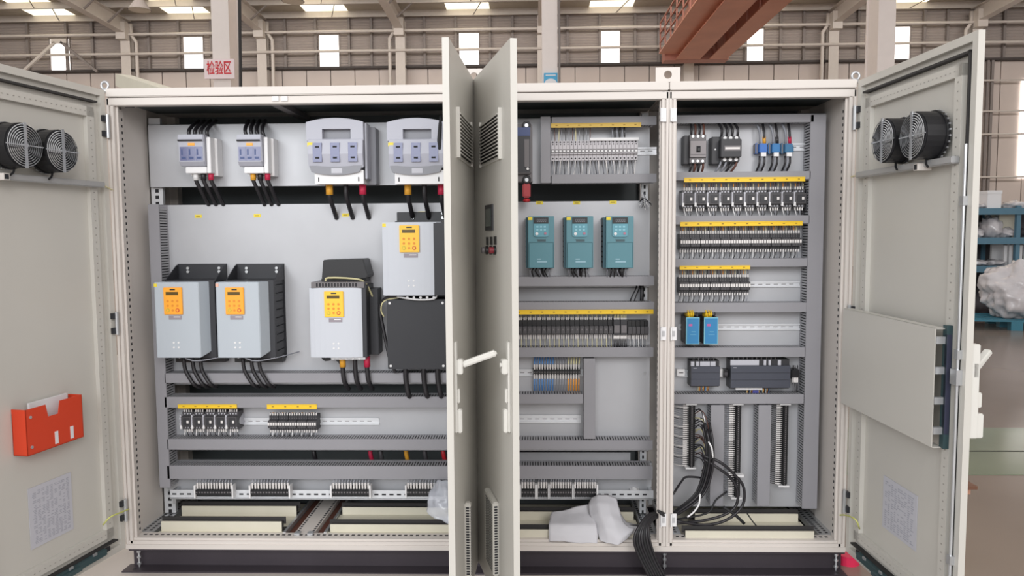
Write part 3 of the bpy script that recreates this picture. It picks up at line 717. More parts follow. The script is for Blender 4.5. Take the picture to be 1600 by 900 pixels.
# right door: raised instrument cover with open right side
D = DOORR; t_ = -.05
c = [D.px(1337, 490, t_), D.px(1463, 513, t_), D.px(1456, 700, t_)]
u0, u1 = .03, c[1][0]; v1 = c[1][1]; v0 = c[2][1]
b = MB(); s_ = D.s
D.B(b, u0, u1, -.052, -.049, v0, v1, PAINTD); D.B(b, u0, u1, -.05, -.012, v1-.003, v1, PAINTD); D.B(b, u0, u1, -.05, -.012, v0, v0+.003, PAINTD); D.B(b, u0, u0+.003, -.05, -.012, v0, v1, PAINTD)
b.build('instrument_cover', D.o, bevel=.002)
b = MB(); D.B(b, u1-.012, u1+.012, -.02, -.001, v0-.0, v1+.01, DTEAL); D.B(b, u1-.01, u1, -.046, -.02, v0+.05, v0+.07, ZINC); 
for k in range(4): z = v0+.06+k*(v1-v0-.1)/3; D.B(b, u1-.012, u1+.004, -.05, -.02, z-.012, z+.012, ZINC)
D.B(b, u1+.0, u1+.014, -.02, -.004, v0+.05, v1-.02, mat('dark_slate', (62, 64, 82), .4)); b.build('cover_fixing', D.o)
# sheets on doors
def sheet(D, pts, label, lines, name='printed_sheet'):
    us = [D.px(*p, -.002) for p in pts]; u0, u1 = min(p[0] for p in us), max(p[0] for p in us); v0 = min(us[2][1], us[3][1]); v1 = max(us[0][1], us[1][1])
    t = at_door(D, name, label, 'sheet', (u0+u1)/2, 0, v0); w_, h = u1-u0, v1-v0; s_ = -D.s; base = -.018
    b = MB(); b.box(-w_/2, w_/2, s_*(base), s_*(base+.0015), 0, h, PAPERG); b.build('paper', t)
    b = MB()
    for r in range(lines):
        z = h*.06+h*.88*r/lines
        for k in range(9):
            if random.random() < .8: x = -w_/2+w_*.07+w_*.86*k/9; b.box(x, x+w_*.86/9*random.uniform(.4, .9), s_*(base+.0015), s_*(base+.002), z, z+h*.88/lines*.5, INK)
    tag(b.build('print', t), kind='stuff')
    return t
sheet(DOORR, [(1377, 745), (1425, 775), (1423, 860), (1371, 822)], 'printed list sheet stuck inside the right door below the cover', 22)
sheet(DOORL, [(50, 768), (116, 738), (121, 822), (56, 860)], 'pale printed circuit sheet stuck inside the left door below the red pocket', 34)
# document pocket on the left door
D = DOORL; t_ = -.05
a = D.px(21, 655, t_); c = D.px(131, 616, t_); e = D.px(131, 668, t_)
u0, u1 = D.px(131, 650, t_)[0], D.px(44, 690, t_)[0]; v1 = D.px(131, 616, t_)[1]; v0 = D.px(131, 683, t_)[1]
u0, u1 = min(u0, u1), max(u0, u1)
t = at_door(D, 'document_pocket', 'orange-red plastic document pocket on the left door holding papers', 'pocket', (u0+u1)/2, 0, v0); w_, h = u1-u0, v1-v0; s_ = -D.s
b = MB()
nw = .18*w_
y1 = s_*.045; y0 = s_*(-.017)
poly = [(-w_/2, 0), (w_/2, 0), (w_/2, h), (nw*.9, h), (nw*.7, h*.72), (-nw*.3, h*.72), (-nw*.5, h), (-w_/2, h)]
b.prism(poly, 'y', y1, y1-s_*.003, ORED); b.box(-w_/2, w_/2, y0, y0+s_*.003, 0, h*.9, ORED); b.box(-w_/2, w_/2, y0, y1, 0, .003, ORED); b.box(-w_/2, -w_/2+.003, y0, y1, 0, h, ORED); b.box(w_/2-.003, w_/2, y0, y1, 0, h, ORED); b.build('pocket_shell', t)
for x in (w_*.0, -w_*.28):
    b = MB(); b.box(x-.008, x+.008, y1, y1+s_*.001, h*.06, h*.34, PAPER); b.build('slot', t)
for z in (h*.17, h*.82): b = MB(); b.cyl((w_/2-.02, y1, z), (w_/2-.02, y1+s_*.003, z), .006, ZINC, 8); b.build('rivet', t)
b = MB(); b.box(-w_/2+.03, w_/2-.06, y0+s_*.012, y0+s_*.022, .01, h*1.06, PAPER); o = b.build('papers', loc=(0,0,0)); o.location = t.location; o.rotation_euler = t.rotation_euler; tag(o, 'stack of white papers standing in the orange-red document pocket', 'papers')
# earth leads and restraint stays
def wire_world(pts, r, mt, name, label, cat='wire', n=6):
    b = MB(); b.tube(pts, r, mt, n); return tag(b.build(name, smooth=True), label, cat)
D = DOORR; q = lambda D, x, y, t: (lambda uv: D.h+D.d*uv[0]+D.n*t+Vector((0,0,uv[1])))(D.px(x, y, t))
wire_world([P(1309, 805, .03), q(DOORR, 1322, 805, -.03), q(DOORR, 1337, 812, -.04), q(DOORR, 1343, 826, -.012)], .0035, EARTH, 'earth_lead', 'green-yellow earth lead curving from the right cabinet to its door')
wire_world([P(205, 794, .03), q(DOORL, 188, 801, -.04), q(DOORL, 172, 808, -.04), q(DOORL, 161, 820, -.012)], .0035, EARTH, 'earth_lead', 'green-yellow earth lead curving from the left cabinet to its door')
wire_world([P(1322, 280, .04), P(1334, 275, -.01), q(DOORR, 1345, 275, -.02)], .003, CREW, 'door_tie', 'thin pale tie between right cabinet post and the brace of its door')
wire_world([P(186, 302, .04), P(172, 295, -.01), q(DOORL, 158, 288, -.02)], .003, CREW, 'door_tie', 'thin pale tie between left cabinet post and the brace of its door')
# ================================================================ wire ducts, rails, label strips
def duct(x0, y0, x1, y1, label, vert=False, comb=(1, 1), Y=None, dep=.085, group=None, pitch=.0125):
    Yp = YP if Y is None else Y; Yf = Yp-dep; a, c, z0, z1 = rect(x0, y0, x1, y1, Yf); w_, h = c-a, z1-z0
    t = thing('wire_duct', label, 'wire duct', ((a+c)/2, Yp, z0), group)
    b = MB(); b.box(-w_/2, w_/2, -dep, -dep+.007, 0, h, DUCT); b.build('cover', t, bevel=.0015)
    b = MB(); b.box(-w_/2+.001, w_/2-.001, -.004, 0, .001, h-.001, DUCT); b.build('base', t)
    b = MB(); ex, ez = (.007, .03) if vert else (.03, .007)
    b.box(-w_/2+ex, w_/2-ex, -dep+.012, -.004, ez, h-ez, HOLE); b.build('packed_wiring', t)
    b = MB()
    if not vert:
        n = int(w_/pitch)
        for k in range(n):
            x = -w_/2+pitch*k
            if comb[0]: b.box(x, x+pitch*.62, -dep+.007, -.003, .002, .0035, DUCTD)
            if comb[1]: b.box(x, x+pitch*.62, -dep+.007, -.003, h-.0035, h-.002, DUCTD)
    else:
        n = int(h/pitch)
        for k in range(n):
            z = pitch*k
            if comb[0]: b.box(-w_/2+.002, -w_/2+.0035, -dep+.007, -.003, z, z+pitch*.62, DUCTD)
            if comb[1]: b.box(w_/2-.0035, w_/2-.002, -dep+.007, -.003, z, z+pitch*.62, DUCTD)
    tag(b.build('slotted_wall', t), kind='stuff'); return t
# wide cabinet
duct(240, 319, 257, 762, 'tall vertical wire duct along the left edge of the big plate', True)
duct(257, 583, 736, 598, 'wire duct running under the grey drives in the wide cabinet')
duct(257, 620, 736, 637, 'wire duct above the five-contactor row in the wide cabinet')
duct(261, 686, 736, 703, 'wire duct below the five-contactor row in the wide cabinet')
duct(261, 728, 736, 749, 'lowest wire duct of the wide cabinet above the terminal rail')
# middle cabinet
duct(862, 182, 1026, 196, 'topmost wire duct of the middle cabinet above the breaker row')
duct(845, 182, 860, 286, 'short vertical wire duct left of the white breaker row', True)
duct(862, 272, 1026, 286, 'wire duct directly below the white breaker row')
duct(750, 432, 1022, 447, 'wire duct directly under the three teal drives')
duct(750, 472, 1022, 484, 'slim wire duct above the long dark relay row of the middle cabinet')
duct(750, 543, 1021, 558, 'wire duct below the long dark relay row of the middle cabinet')
duct(912, 560, 930, 686, 'vertical wire duct right of the blue and orange wired terminals', True)
duct(750, 616, 911, 631, 'short wire duct below the blue and orange wired terminals')
duct(750, 688, 1020, 703, 'wire duct under the empty rail of the middle cabinet')
duct(750, 728, 1020, 749, 'lowest wire duct of the middle cabinet')
# right cabinet
duct(1260, 179, 1284, 795, 'tall vertical wire duct at the right edge of the right cabinet plate', True)
DUCTS = [(1045, 179, 1272, 192, 'topmost wire duct of the right cabinet'), (1045, 268, 1267, 281, 'wire duct under the moulded breaker of the right cabinet'),
 (1045, 337, 1265, 350, 'wire duct between contactor row and long relay row'), (1045, 404, 1262, 417, 'wire duct between long and short relay rows'),
 (1045, 473, 1260, 488, 'wire duct above the two blue power supplies'), (1045, 543, 1258, 558, 'wire duct between blue power supplies and black controllers'),
 (1045, 616, 1256, 631, 'wire duct below the black controllers')]
for q_ in DUCTS: duct(*q_)
duct(1110, 633, 1131, 790, 'vertical wire duct right of the leftmost terminal column', True)
duct(1184, 633, 1204, 791, 'vertical wire duct between the second and third terminal columns', True)
def rail(x0, y0, x1, y1, label, Y=None, off=.008, tilt=0):
    Yp = YP if Y is None else Y; a, c, z0, z1 = rect(x0, y0, x1, y1, Yp-off); w_, h = c-a, z1-z0
    t = thing('mounting_rail', label, 'rail', ((a+c)/2, Yp, z0))
    b = MB(); b.box(-w_/2, w_/2, -off, -off+.0012, 0, h*.2, RAILM); b.box(-w_/2, w_/2, -off, -off+.0012, h*.8, h, RAILM); b.box(-w_/2, w_/2, -.0015, 0, h*.2, h*.8, RAILM)
    b.box(-w_/2, w_/2, -off, 0, h*.2, h*.2+.001, RAILM); b.box(-w_/2, w_/2, -off, 0, h*.8-.001, h*.8, RAILM)
    n = int(w_/.036)
    for k in range(n): x = -w_/2+.01+.036*k; b.box(x, x+.02, -.0022, -.0015, h*.45, h*.55, DEVM)
    b.build('profile', t); return t
rail(280, 653, 592, 664, 'zinc mounting rail carrying contactors and relays in the wide cabinet')
rail(985, 230, 1026, 242, 'zinc rail end sticking out right of the white breaker row')
rail(750, 577, 914, 588, 'zinc rail behind the blue and orange wired terminals')
rail(750, 649, 908, 661, 'empty zinc rail in the middle cabinet')
rail(1060, 440, 1250, 449, 'zinc rail behind the short relay row, empty at its right')
rail(1060, 506, 1250, 516, 'zinc rail beside the two blue power supplies')
rail(1060, 578, 1240, 589, 'zinc rail behind the black controllers')
rail(1185, 224, 1262, 236, 'zinc rail behind the three blue terminals')
# rail brackets carrying the low terminals
for (x0, x1, lab) in ((266, 736, 'white perforated terminal rail at the foot of the wide cabinet'), (750, 1021, 'white perforated terminal rail at the foot of the middle cabinet')):
    Yt = YP-.055; a, c, z0, z1 = rect(x0, 766, x1, 779, Yt)
    t = thing('terminal_rail', lab, 'rail', ((a+c)/2, Yt, z0)); w_, h = c-a, z1-z0
    b = MB(); b.box(-w_/2, w_/2, 0, .003, 0, h, RAILM); b.box(-w_/2, w_/2, 0, .05, 0, .003, RAILM); b.box(-w_/2, w_/2, -.004, .0, -.003, .002, ZINC)
    for k in range(int(w_/.036)): x = -w_/2+.01+.036*k; b.box(x, x+.02, -.0008, 0, h*.42, h*.6, HOLE)
    b.build('profile', t)
    for x in (-w_/2+.01, w_/2-.02): b = MB(); b.box(x, x+.015, .003, .055, -.03, h, ZINC); b.build('support', t)
def strip(x0, y0, x1, y1, label, mt=YELLOW, Yf=None):
    Yf = YD-.004 if Yf is None else Yf; a, c, z0, z1 = rect(x0, y0, x1, y1, Yf)
    t = thing('label_strip', label, 'label strip', ((a+c)/2, Yf, z0)); w_, h = c-a, z1-z0
    b = MB(); b.box(-w_/2, w_/2, 0, .004, 0, h, mt); b.box(-w_/2, w_/2, -.002, 0, h*.82, h, mt); b.box(-w_/2, w_/2, -.002, 0, 0, h*.14, mt)
    o = b.build('holder', t)
    b = MB(); n = max(3, int(w_/.05))
    for k in range(n): x = -w_/2+w_*(k+.4)/n; b.box(x, x+.009, -.0006, 0, h*.4, h*.62, mat('strip_print', (150, 120, 40), .6))
    b.build('print', t); return t
strip(278, 632, 370, 638, 'yellow label strip above the five contactors'); strip(417, 632, 495, 639, 'yellow label strip above the five small relay groups')
strip(861, 192, 1002, 199, 'yellow label strip above the white breaker row', mat('ochre_label_strip', (214, 178, 70), .45))
strip(748, 484, 1021, 491, 'long yellow label strip above the dark relay row of the middle cabinet')
strip(1069, 277, 1258, 284, 'yellow label strip above the ten-contactor row'); strip(1063, 346, 1254, 353, 'yellow label strip above the long relay row'); strip(1062, 415, 1172, 421, 'short yellow label strip above the short relay row')
def sticker(px, py, w_px, h_px, Y, label):
    a, c, z0, z1 = rect(px-w_px/2, py-h_px/2, px+w_px/2, py+h_px/2, Y); b = MB(); b.box(a, c, Y-.001, Y, z0, z1, YLAB); b.box(a+(c-a)*.2, c-(c-a)*.25, Y-.0013, Y-.001, z0+(z1-z0)*.35, z0+(z1-z0)*.6, mat('strip_print', (150,120,40)))
    tag(b.build('sticker'), label, 'label')
for x, y, lab in ((310, 338, 'leftmost yellow sticker on the big plate above the leftmost grey drive'), (402, 337, 'yellow sticker on the big plate above the second grey drive'), (540, 336, 'yellow sticker on the big plate above the drive with black fan box'), (659, 333, 'yellow sticker on the big plate above the highest grey drive'),
                  (843, 317, 'yellow sticker above the leftmost teal drive'), (901, 317, 'yellow sticker above the middle teal drive'), (958, 316, 'yellow sticker above the rightmost teal drive')): sticker(x, y, 11, 5, YP, lab)
# ================================================================ devices
def dev(name, label, cat, x0, y0, x1, y1, dep, group=None, Y=None):
    Yp = YP if Y is None else Y; a, c, z0, z1 = rect(x0, y0, x1, y1, Yp-dep)
    return thing(name, label, cat, ((a+c)/2, Yp, z0), group), c-a, z1-z0
def wires(t, xs, y, z0, z1, r, mts, name='wires', spread=.004, ferr=None, fl=.018, y1=None, n=4, slant=0):
    """short leads from a row of terminals into the neighbouring duct; ferr: 1 = white ferrules at the terminal end"""
    b = MB(); y1 = y if y1 is None else y1; s_ = 1 if z1 > z0 else -1
    for i, x in enumerate(xs):
        mt = mts[i % len(mts)]; dx = random.uniform(-spread, spread)+slant
        zf = z0+s_*fl if ferr else z0
        if ferr: b.cyl((x, y, z0), (x+dx*.15, y, zf), r*1.75, FERR, 5)
        b.tube([(x+dx*.15, y, zf-s_*.002), (x+dx*.5, y-.004, (zf+z1)/2), (x+dx, y1, z1)], r, mt, n, 2)
    return tag(b.build(name, t), kind='stuff')
# ---- grey drives with orange keypads
def keypad(t, x0, x1, z0, z1, y, mt, big=True):
    w_, h = x1-x0, z1-z0
    b = MB(); b.box(x0, x1, y-.008, y, z0, z1, mt); o = b.build('keypad', t, bevel=.002)
    b = MB(); b.box(x0+w_*.14, x1-w_*.2, y-.0088, y-.008, z1-h*.28, z1-h*.16, LCD); b.build('display', o)
    b = MB()
    for r in range(3):
        for c_ in range(3):
            x = x0+w_*(.22+.26*c_); z = z0+h*(.16+.17*r); rr = w_*.07; big_ = r == 0 and c_ != 1
            b.cyl((x, y-.008, z), (x, y-.0095, z), w_*(.1 if big_ else .06), (RED if (c_ == 2 and r == 0) else mat('green_ring', (190, 180, 60), .5) if (r == 0 and c_ == 0) else KEYD), 12)
            if big_: b.cyl((x, y-.0094, z), (x, y-.0098, z), w_*.065, mt, 12)
    b.build('buttons', o)
    b = MB(); b.box(x0+w_*.36, x1-w_*.36, y-.0088, y-.008, z1-h*.1, z1-h*.05, BLACK); b.build('maker_mark', o)
    return o
def drive(label, x0, y0, x1, y1, dep, ks, cover, key, chamfer=0, round_=False):
    t, w_, h = dev('motor_drive', label, 'motor drive', x0, y0, x1, y1, dep)
    f = lambda px, ax: ((px-x0)/(x1-x0)-.5)*w_ if ax == 'x' else (1-(px-y0)/(y1-y0))*h
    b = MB(); 
    if chamfer:
        cw = chamfer
        poly = [(-w_/2, -dep+.004), (-w_/2+.006, -dep), (w_/2-.004, -dep), (w_/2, -dep+.003), (w_/2+cw, -dep+.075), (w_/2+cw, -.03), (-w_/2, -.03)]
        b.prism(poly, 'z', 0, h, cover)
        b.v = [(x, y, z+(.03 if (y > -dep+.05 and z < h*.5 and x > 0) else 0)) for x, y, z in b.v]
        b.build('cover', t, bevel=.002)
    else:
        n = 10; poly = []
        for k in range(n+1):
            x = -w_/2+w_*k/n; e = abs(2*k/n-1); poly.append((x, -dep+(.012*e**3)))
        poly += [(w_/2, -dep*.55), (-w_/2, -dep*.55)]
        b.prism(poly, 'z', 0, h, cover); b.build('cover', t, bevel=.002)
    kx0, ky0, kx1, ky1 = ks
    keypad(t, f(kx0, 'x'), f(kx1, 'x'), f(ky1, 'y'), f(ky0, 'y'), -dep, key)
    xa, xb = f(kx0+6, 'x'), f(kx1-3, 'x'); z = f(ky1+2, 'y')
    b = MB(); b.box(xa, xb, -dep-.0015, -dep, z-.018, z, mat('plate_mauve', (150, 142, 150), .4)); b.box(xa+(xb-xa)*.4, xb-.006, -dep-.002, -dep-.0015, z-.008, z-.004, WHITE); b.build('name_plate', t)
    b = MB(); xm = (xa+xb)/2; zz = h*.17
    for dx in (-.011, .011):
        for dz in (-.011, .011): b.cyl((xm+dx, -dep-.0015, zz+dz), (xm+dx, -dep, zz+dz), .0045, WHITE, 8)
    b.build('indicator_dots', t)
    return t, w_, h, f
def cables(t, xs, z0, drop, r, mts, y, sleeves=None, name='power_cable', drift=.02):
    for i, x in enumerate(xs):
        b = MB(); b.tube([(x, y, z0+.01), (x+drift*.1, y, z0-drop*.35), (x+drift*.6, y, z0-drop*.7), (x+drift*.9, y+.005, z0-drop*.86), (x+drift, y+.05, z0-drop)], r, mts[i % len(mts)], 8)
        if sleeves and sleeves[i]: b.cyl((x, y, z0), (x+drift*.1, y, z0-.045), r*1.35, sleeves[i], 10)
        b.build(name, t, smooth=True)
def small_drive(label, x0, x1, hx, sticker_m):
    dep = .19
    t, w_, h, f = drive(label, x0, 441, x1, 559, dep, (x0+16, 449, x0+45, 491), VFDG, KEY, chamfer=.035)
    # black heat sink body and mounting flange
    b = MB(); b.box(-w_/2+.025, w_/2+.05, -dep*.72, 0, -.01, h+.005, BLACKM)
    for k in range(9): z = h*(k+.5)/9; b.box(w_/2+.05, w_/2+.053, -dep*.6, -.02, z-.002, z+.002, BLACK)
    b.build('heat_sink', t, bevel=.003)
    b = MB(); b.box(-w_/2+.025, w_/2+.055, -.006, 0, -.03, h+.075, BLACKM)
    for s_ in (-w_/2+.025, w_/2+.05): b.prism([(0, h), (0, h+.07), (-.02, h+.07), (-dep*.72, h+.003), (-dep*.72, h)], 'x', s_, s_+.004, BLACKM)
    b.box(-w_/2+.02, w_/2+.05, -.05, -.005, -.045, -.006, BLACK); b.build('mounting_bracket', t)
    for x in (-w_/2+.075, w_/2+.02):
        for z in (h+.055, h+.038): MB().cyl((x, -.012, z), (x, -.006, z), .007, ZINC, 8).build('screw', t)
    for x in (-w_/2+.04, w_/2): MB().cyl((x, -.056, -.022), (x, -.05, -.022), .004, ZINC, 8).build('screw', t)
    b = MB(); b.box(-w_/2+.002, -w_/2+.016, -dep-.001, -dep, h-.02, h-.006, sticker_m); b.build('sticker', t)
    cables(t, [-w_*.1, w_*.1, w_*.28], -.02, .145, .009, [BLKW], -.1, drift=.05)
    b = MB(); b.tube([(w_*.1, -.17, -.006), (w_*.35, -.17, -.018), (w_/2+.05, -.13, -.01), (w_/2+.12, -.02, -.0)], .003, GREYW, 5); b.build('signal_cable', t)
small_drive('leftmost grey drive with orange keypad on the big plate', 242, 312, 257, YLAB)
small_drive('second grey drive with orange keypad, right of the leftmost one', 338, 406, 353, mat('pink_sticker', (230, 180, 160), .5))
t, w_, h, f = drive('grey drive with yellow keypad under a black fan box', 483, 450, 568, 559, .17, (508, 455, 538, 495), VFDW, KEYY)
b = MB(); b.box(-w_/2+.02, w_/2+.012, -.16, 0, .0, h+.012, BLACKM); b.box(w_/2+.012, w_/2+.05, -.09, 0, .0, h-.01, BLACKM); b.build('heat_sink', t, bevel=.002)
b = MB(); b.box(-w_/2+.012, w_/2+.005, -.165, -.02, h+.0, h+.026, DEVM)
for k in range(14): x = -w_/2+.035+(w_-.07)*k/13; b.box(x, x+.007, -.1665, -.165, h+.006, h+.022, HOLE)
b.build('top_grille', t)
b = MB(); z0_ = f(436, 'y'); z1_ = f(407, 'y'); b.prism([(f(497, 'x')+.01, z0_), (f(563, 'x')+.02, z0_), (f(567, 'x')+.02, z0_+.01), (f(563, 'x')+.01, z1_+.004), (f(500, 'x')+.01, z1_)], 'y', -.13, -.002, BLACK); b.box(-w_/2+.04, w_/2-.0, -.1, 0, h+.02, z0_, BLACK); b.build('fan_box', t, bevel=.003)
b = MB(); b.tube([(-w_*.2, -.15, h+.03), (-w_*.15, -.15, h+.045), (w_*.3, -.14, h+.04), (w_*.5, -.12, h+.02), (w_/2+.03, -.08, h-.06)], .004, CREW, 5); b.build('signal_cable', t)
b = MB()
for z in (h*.66, h*.36): b.box(-w_/2-.016, -w_/2+.002, -.06, -.03, z-.014, z+.014, WHITE); b.box(-w_/2-.014, -w_/2-.006, -.062, -.06, z-.006, z+.006, HOLE)
b.build('side_clip', t)
b = MB(); b.box(-w_/2+.09, w_/2, -.15, -.05, -.012, .0, ZINC)
for k in range(5): x = -w_/2+.1+.03*k; b.cyl((x, -.151, -.006), (x, -.145, -.006), .006, WHITE, 8)
b.build('bottom_terminals', t); b = MB(); b.tube([(-w_*.35, -.1, -.004), (-w_*.3, -.1, -.02), (-w_*.1, -.1, -.015), (w_*.06, -.1, -.06)], .008, BLKW, 6); b.build('control_lead', t)
for i, (px_, mt) in enumerate(((529, ORSL), (549, BLKW), (568, CRIM))):
    b = MB(); x = f(px_, 'x')-.004; b.tube([(x, -.1, .0), (x, -.1, -.06), (x+.004, -.1, -.11), (x+.008, -.09, -.135), (x+.01, -.04, -.17)], .011, BLKW, 8)
    if mt != BLKW: b.cyl((x, -.1, -.005), (x, -.098, -.055), .0145, mt, 10)
    b.build('power_cable', t, smooth=True)
t, w_, h, f = drive('highest grey drive with yellow keypad beside the open middle door', 597, 347, 690, 462, .17, (625, 352, 656, 394), VFDW, KEYY)
b = MB(); b.box(-w_/2+.04, w_/2+.03, -.165, 0, -.0, h-.002, BLACKM); b.box(-w_/2+.04, w_/2+.05, -.006, 0, -.02, h+.05, BLACKM); b.box(-w_/2+.04, w_/2+.04, -.06, -.004, h-.002, h+.006, BLACK); b.build('heat_sink', t, bevel=.002)
for px_ in (637, 686):
    for z in (h+.022, h+.042): MB().cyl((f(px_, 'x'), -.012, z), (f(px_, 'x'), -.006, z), .0075, ZINC, 8).build('screw', t)
b = MB(); b.box(-w_/2+.002, -w_/2+.02, -.162, -.158, h-.02, h-.006, YLAB); b.build('sticker', t)
b = MB(); b.tube([(-w_*.4, -.1, -.004), (-w_*.15, -.15, -.012), (w_*.1, -.15, -.02), (w_*.35, -.15, -.016), (w_*.4, -.14, -.0)], .004, WHITE, 5)
for k in range(5): x = -w_*.1+.03*k; b.cyl((x, -.15, -.01), (x, -.145, -.01), .006, WHITE, 8)
b.build('bottom_terminals', t)
t, w_, h = dev('filter_unit', 'large flat black unit with four corner screws under the highest drive', 'filter', 605, 468, 697, 577, .13)
b = MB(); b.box(-w_/2, w_/2, -.13, 0, 0, h, BLACKM); b.build('body', t, bevel=.002)
for sx in (-1, 1):
    for z in (.016, h-.016): b = MB(); b.cyl((sx*(w_/2-.014), -.133, z), (sx*(w_/2-.014), -.13, z), .006, WHITE, 10); b.build('screw', t)
cables(t, [-w_*.22, w_*.09, w_*.33], 0, .15, .012, [BLKW], -.1, drift=.015)
b = MB(); b.tube([(-w_*.1, -.12, h+.01), (-w_*.45, -.12, h+.014), (-w_/2-.03, -.11, h-.02), (-w_/2-.035, -.1, h*.8), (-w_/2-.01, -.1, h*.35), (-w_/2+.01, -.11, h*.1), (-w_/2+.03, -.1, -.02)], .008, BLKW, 7); b.build('side_cable', t)
b = MB(); b.tube([(-w_*.2, -.12, h+.012), (-w_/2-.01, -.12, h-.005), (-w_/2-.03, -.11, h*.85), (-w_/2-.02, -.1, h*.75)], .0035, CREW, 5); b.build('side_wire', t)
# ---- fuse switches, small
def fuse_small(label, x0, x1, cols_, lean=0):
    dep = .13; t, w_, h = dev('fuse_switch', label, 'fuse switch', x0, 210, x1, 270, dep)
    b = MB(); b.box(-w_/2+.02, w_/2+.03, -.06, 0, -.01, h-.01, WHITE); b.box(w_/2+.002, w_/2+.02, -.11, -.06, .0, h-.01, WHITE); b.build('base', t, bevel=.002)
    b = MB(); b.prism([(-.06, .03), (-dep+.015, .03), (-dep, .05), (-dep, h-.035), (-dep-.006, h-.022), (-dep-.004, h), (-.06, h)], 'x', -w_/2, w_/2, FUSE); b.build('front_cover', t, bevel=.003)
    b = MB(); b.box(-w_/2+.02, w_/2-.0, -dep+.02, -.05, 0, .028, WHITE); b.build('terminal_shroud', t, bevel=.002)
    b = MB(); b.box(-w_/2, w_/2-.006, -dep-.0085, -dep+.01, h-.03, h-.024, HOLE); b.build('grip_slot', t)
    for k in range(3):
        x = -w_/2+w_*(.2+.3*k); b = MB(); b.box(x-.017, x+.017, -dep-.001, -dep, .055, h-.055, FWIN); b.box(x-.01, x+.01, -dep-.0015, -dep-.001, .062, .072, BLUELAB); b.box(x-.011, x-.004, -dep-.0015, -dep-.001, .08, h-.065, BLUELAB); b.build('window', t)
    b = MB(); b.box(-w_*.12, w_*.14, -dep-.002, -dep, h-.05, h-.038, KEY); b.build('sticker', t)
    for k in range(4):
        x = -w_*.28+w_*.24*k; b = MB(); b.tube([(x, -.07, h-.01), (x-lean*.3, -.07, h+.03), (x-lean, -.0+.03, h+.085)], .0085, BLKW, 8); b.build('supply_cable', t, smooth=True)
    for k, mt in enumerate(cols_):
        x = -w_*.05+w_*.3*k; b = MB(); b.tube([(x, -.08, .01), (x, -.08, -.03), (x+.01, -.06, -.07), (x+.02, -.0, -.14)], .0095, BLKW, 8)
        if mt: b.cyl((x, -.08, .005), (x, -.08, -.03), .0125, mt, 10)
        b.build('load_cable', t, smooth=True)
fuse_small('left small grey fuse switch at the top of the wide cabinet', 279, 319, (WHITE, BLKW, CRIM)); fuse_small('right small grey fuse switch at the top of the wide cabinet', 371, 409, (ORSL, BLKW, CRIM), .03)
def fuse_large(label, x0, x1):
    dep = .17; t, w_, h = dev('fuse_switch', label, 'fuse switch', x0, 184, x1, 287, dep)
    b = MB(); b.box(-w_/2+.05, w_/2+.035, -.08, 0, .0, h-.03, FUSED); b.box(w_/2-.0, w_/2+.012, -.15, -.08, .02, h-.02, FUSE); b.build('base', t, bevel=.003)
    n = 12
    arc = [(-w_/2+w_*k/n, h-.018*abs(2*k/n-1)**2) for k in range(n+1)]
    zb = .10
    # head with a grip opening made of an upper and a lower bridge
    b = MB(); gx0, gx1, gz0, gz1 = -w_*.22, w_*.28, h-.066, h-.048
    b.prism([(-w_/2+.0, h-.1)]+[(-w_/2, h-.018)]+arc[1:n//2+1]+[(0, gz1), (gx0, gz1), (gx0, h-.1)], 'y', -dep, -.08, FUSE)
    b.prism([(0, gz1)]+arc[n//2:n+1]+[(w_/2, h-.1), (gx1, h-.1), (gx1, gz1)], 'y', -dep, -.08, FUSE)
    b.box(gx0, gx1, -dep+.03, -.08, h-.1, gz1, FUSED); b.build('grip', t)
    b = MB(); b.prism([(-.08, .09), (-dep+.0, .07), (-dep-.012, h*.45), (-dep-.004, h-.095), (-dep+.006, h-.09), (-.08, h-.09)], 'x', -w_/2+.008, w_/2-.002, FUSE); b.build('front_cover', t, bevel=.002)
    b = MB(); zc_ = [(-w_/2+.004, .09)]; 
    low = [(-w_/2+.02+(w_-.04)*k/n, .052-.014*(1-abs(2*k/n-1)**2)) for k in range(n+1)]; up_ = [(w_/2-.002, .088), ]+[(w_/2-.01-(w_-.02)*k/n, .085-.01*(1-abs(2*k/n-1)**2)) for k in range(n+1)]
    b.prism(low+up_, 'y', -dep-.002, -.1, FUSED); b.build('lower_band', t)
    b = MB(); b.box(-w_/2+.03, w_/2-.005, -dep+.012, -.08, 0, .06, WHITE); 
    for x in (-w_/2+.045, w_/2-.03): b.box(x, x+.006, -dep+.011, -dep+.012, .01, .03, HOLE)
    b.build('terminal_shroud', t, bevel=.002)
    b = MB(); b.box(-.018, .03, -dep-.003, -dep-.002, .046, .068, DEVL); b.build('maker_plate', t)
    for k in range(3):
        x = -w_/2+w_*(.2+.31*k); z0_, z1_ = h*.33, h*.62
        b = MB(); b.box(x-.02, x+.02, -dep-.0135, -dep, z0_, z1_, FWIN); b.box(x-.009, x+.009, -dep-.0145, -dep-.0135, z1_-.022, z1_-.014, HOLE); b.box(x-.009, x+.009, -dep-.0145, -dep-.0135, z0_+.014, z0_+.022, HOLE); b.build('window', t)
    b = MB(); b.box(-w_/2+.006, -w_/2+.036, -dep-.007, -dep, h-.125, h-.108, YLAB); b.build('sticker', t)
    for k, mt in enumerate((ORSL, None, CRIM)):
        x = -w_*.2+w_*.3*k; b = MB(); b.tube([(x, -.09, .01), (x, -.09, -.05), (x+.004, -.05, -.1), (x+.006, .0, -.15)], .011, BLKW, 8)
        if mt: b.cyl((x, -.09, .0), (x, -.09, -.045), .016, mt, 10)
        b.build('load_cable', t, smooth=True)
    b = MB(); b.box(-w_*.2-.004, -w_*.2+.012, -.1, -.08, h-.003, h+.008, FUSED); b.build('latch_pin', t)
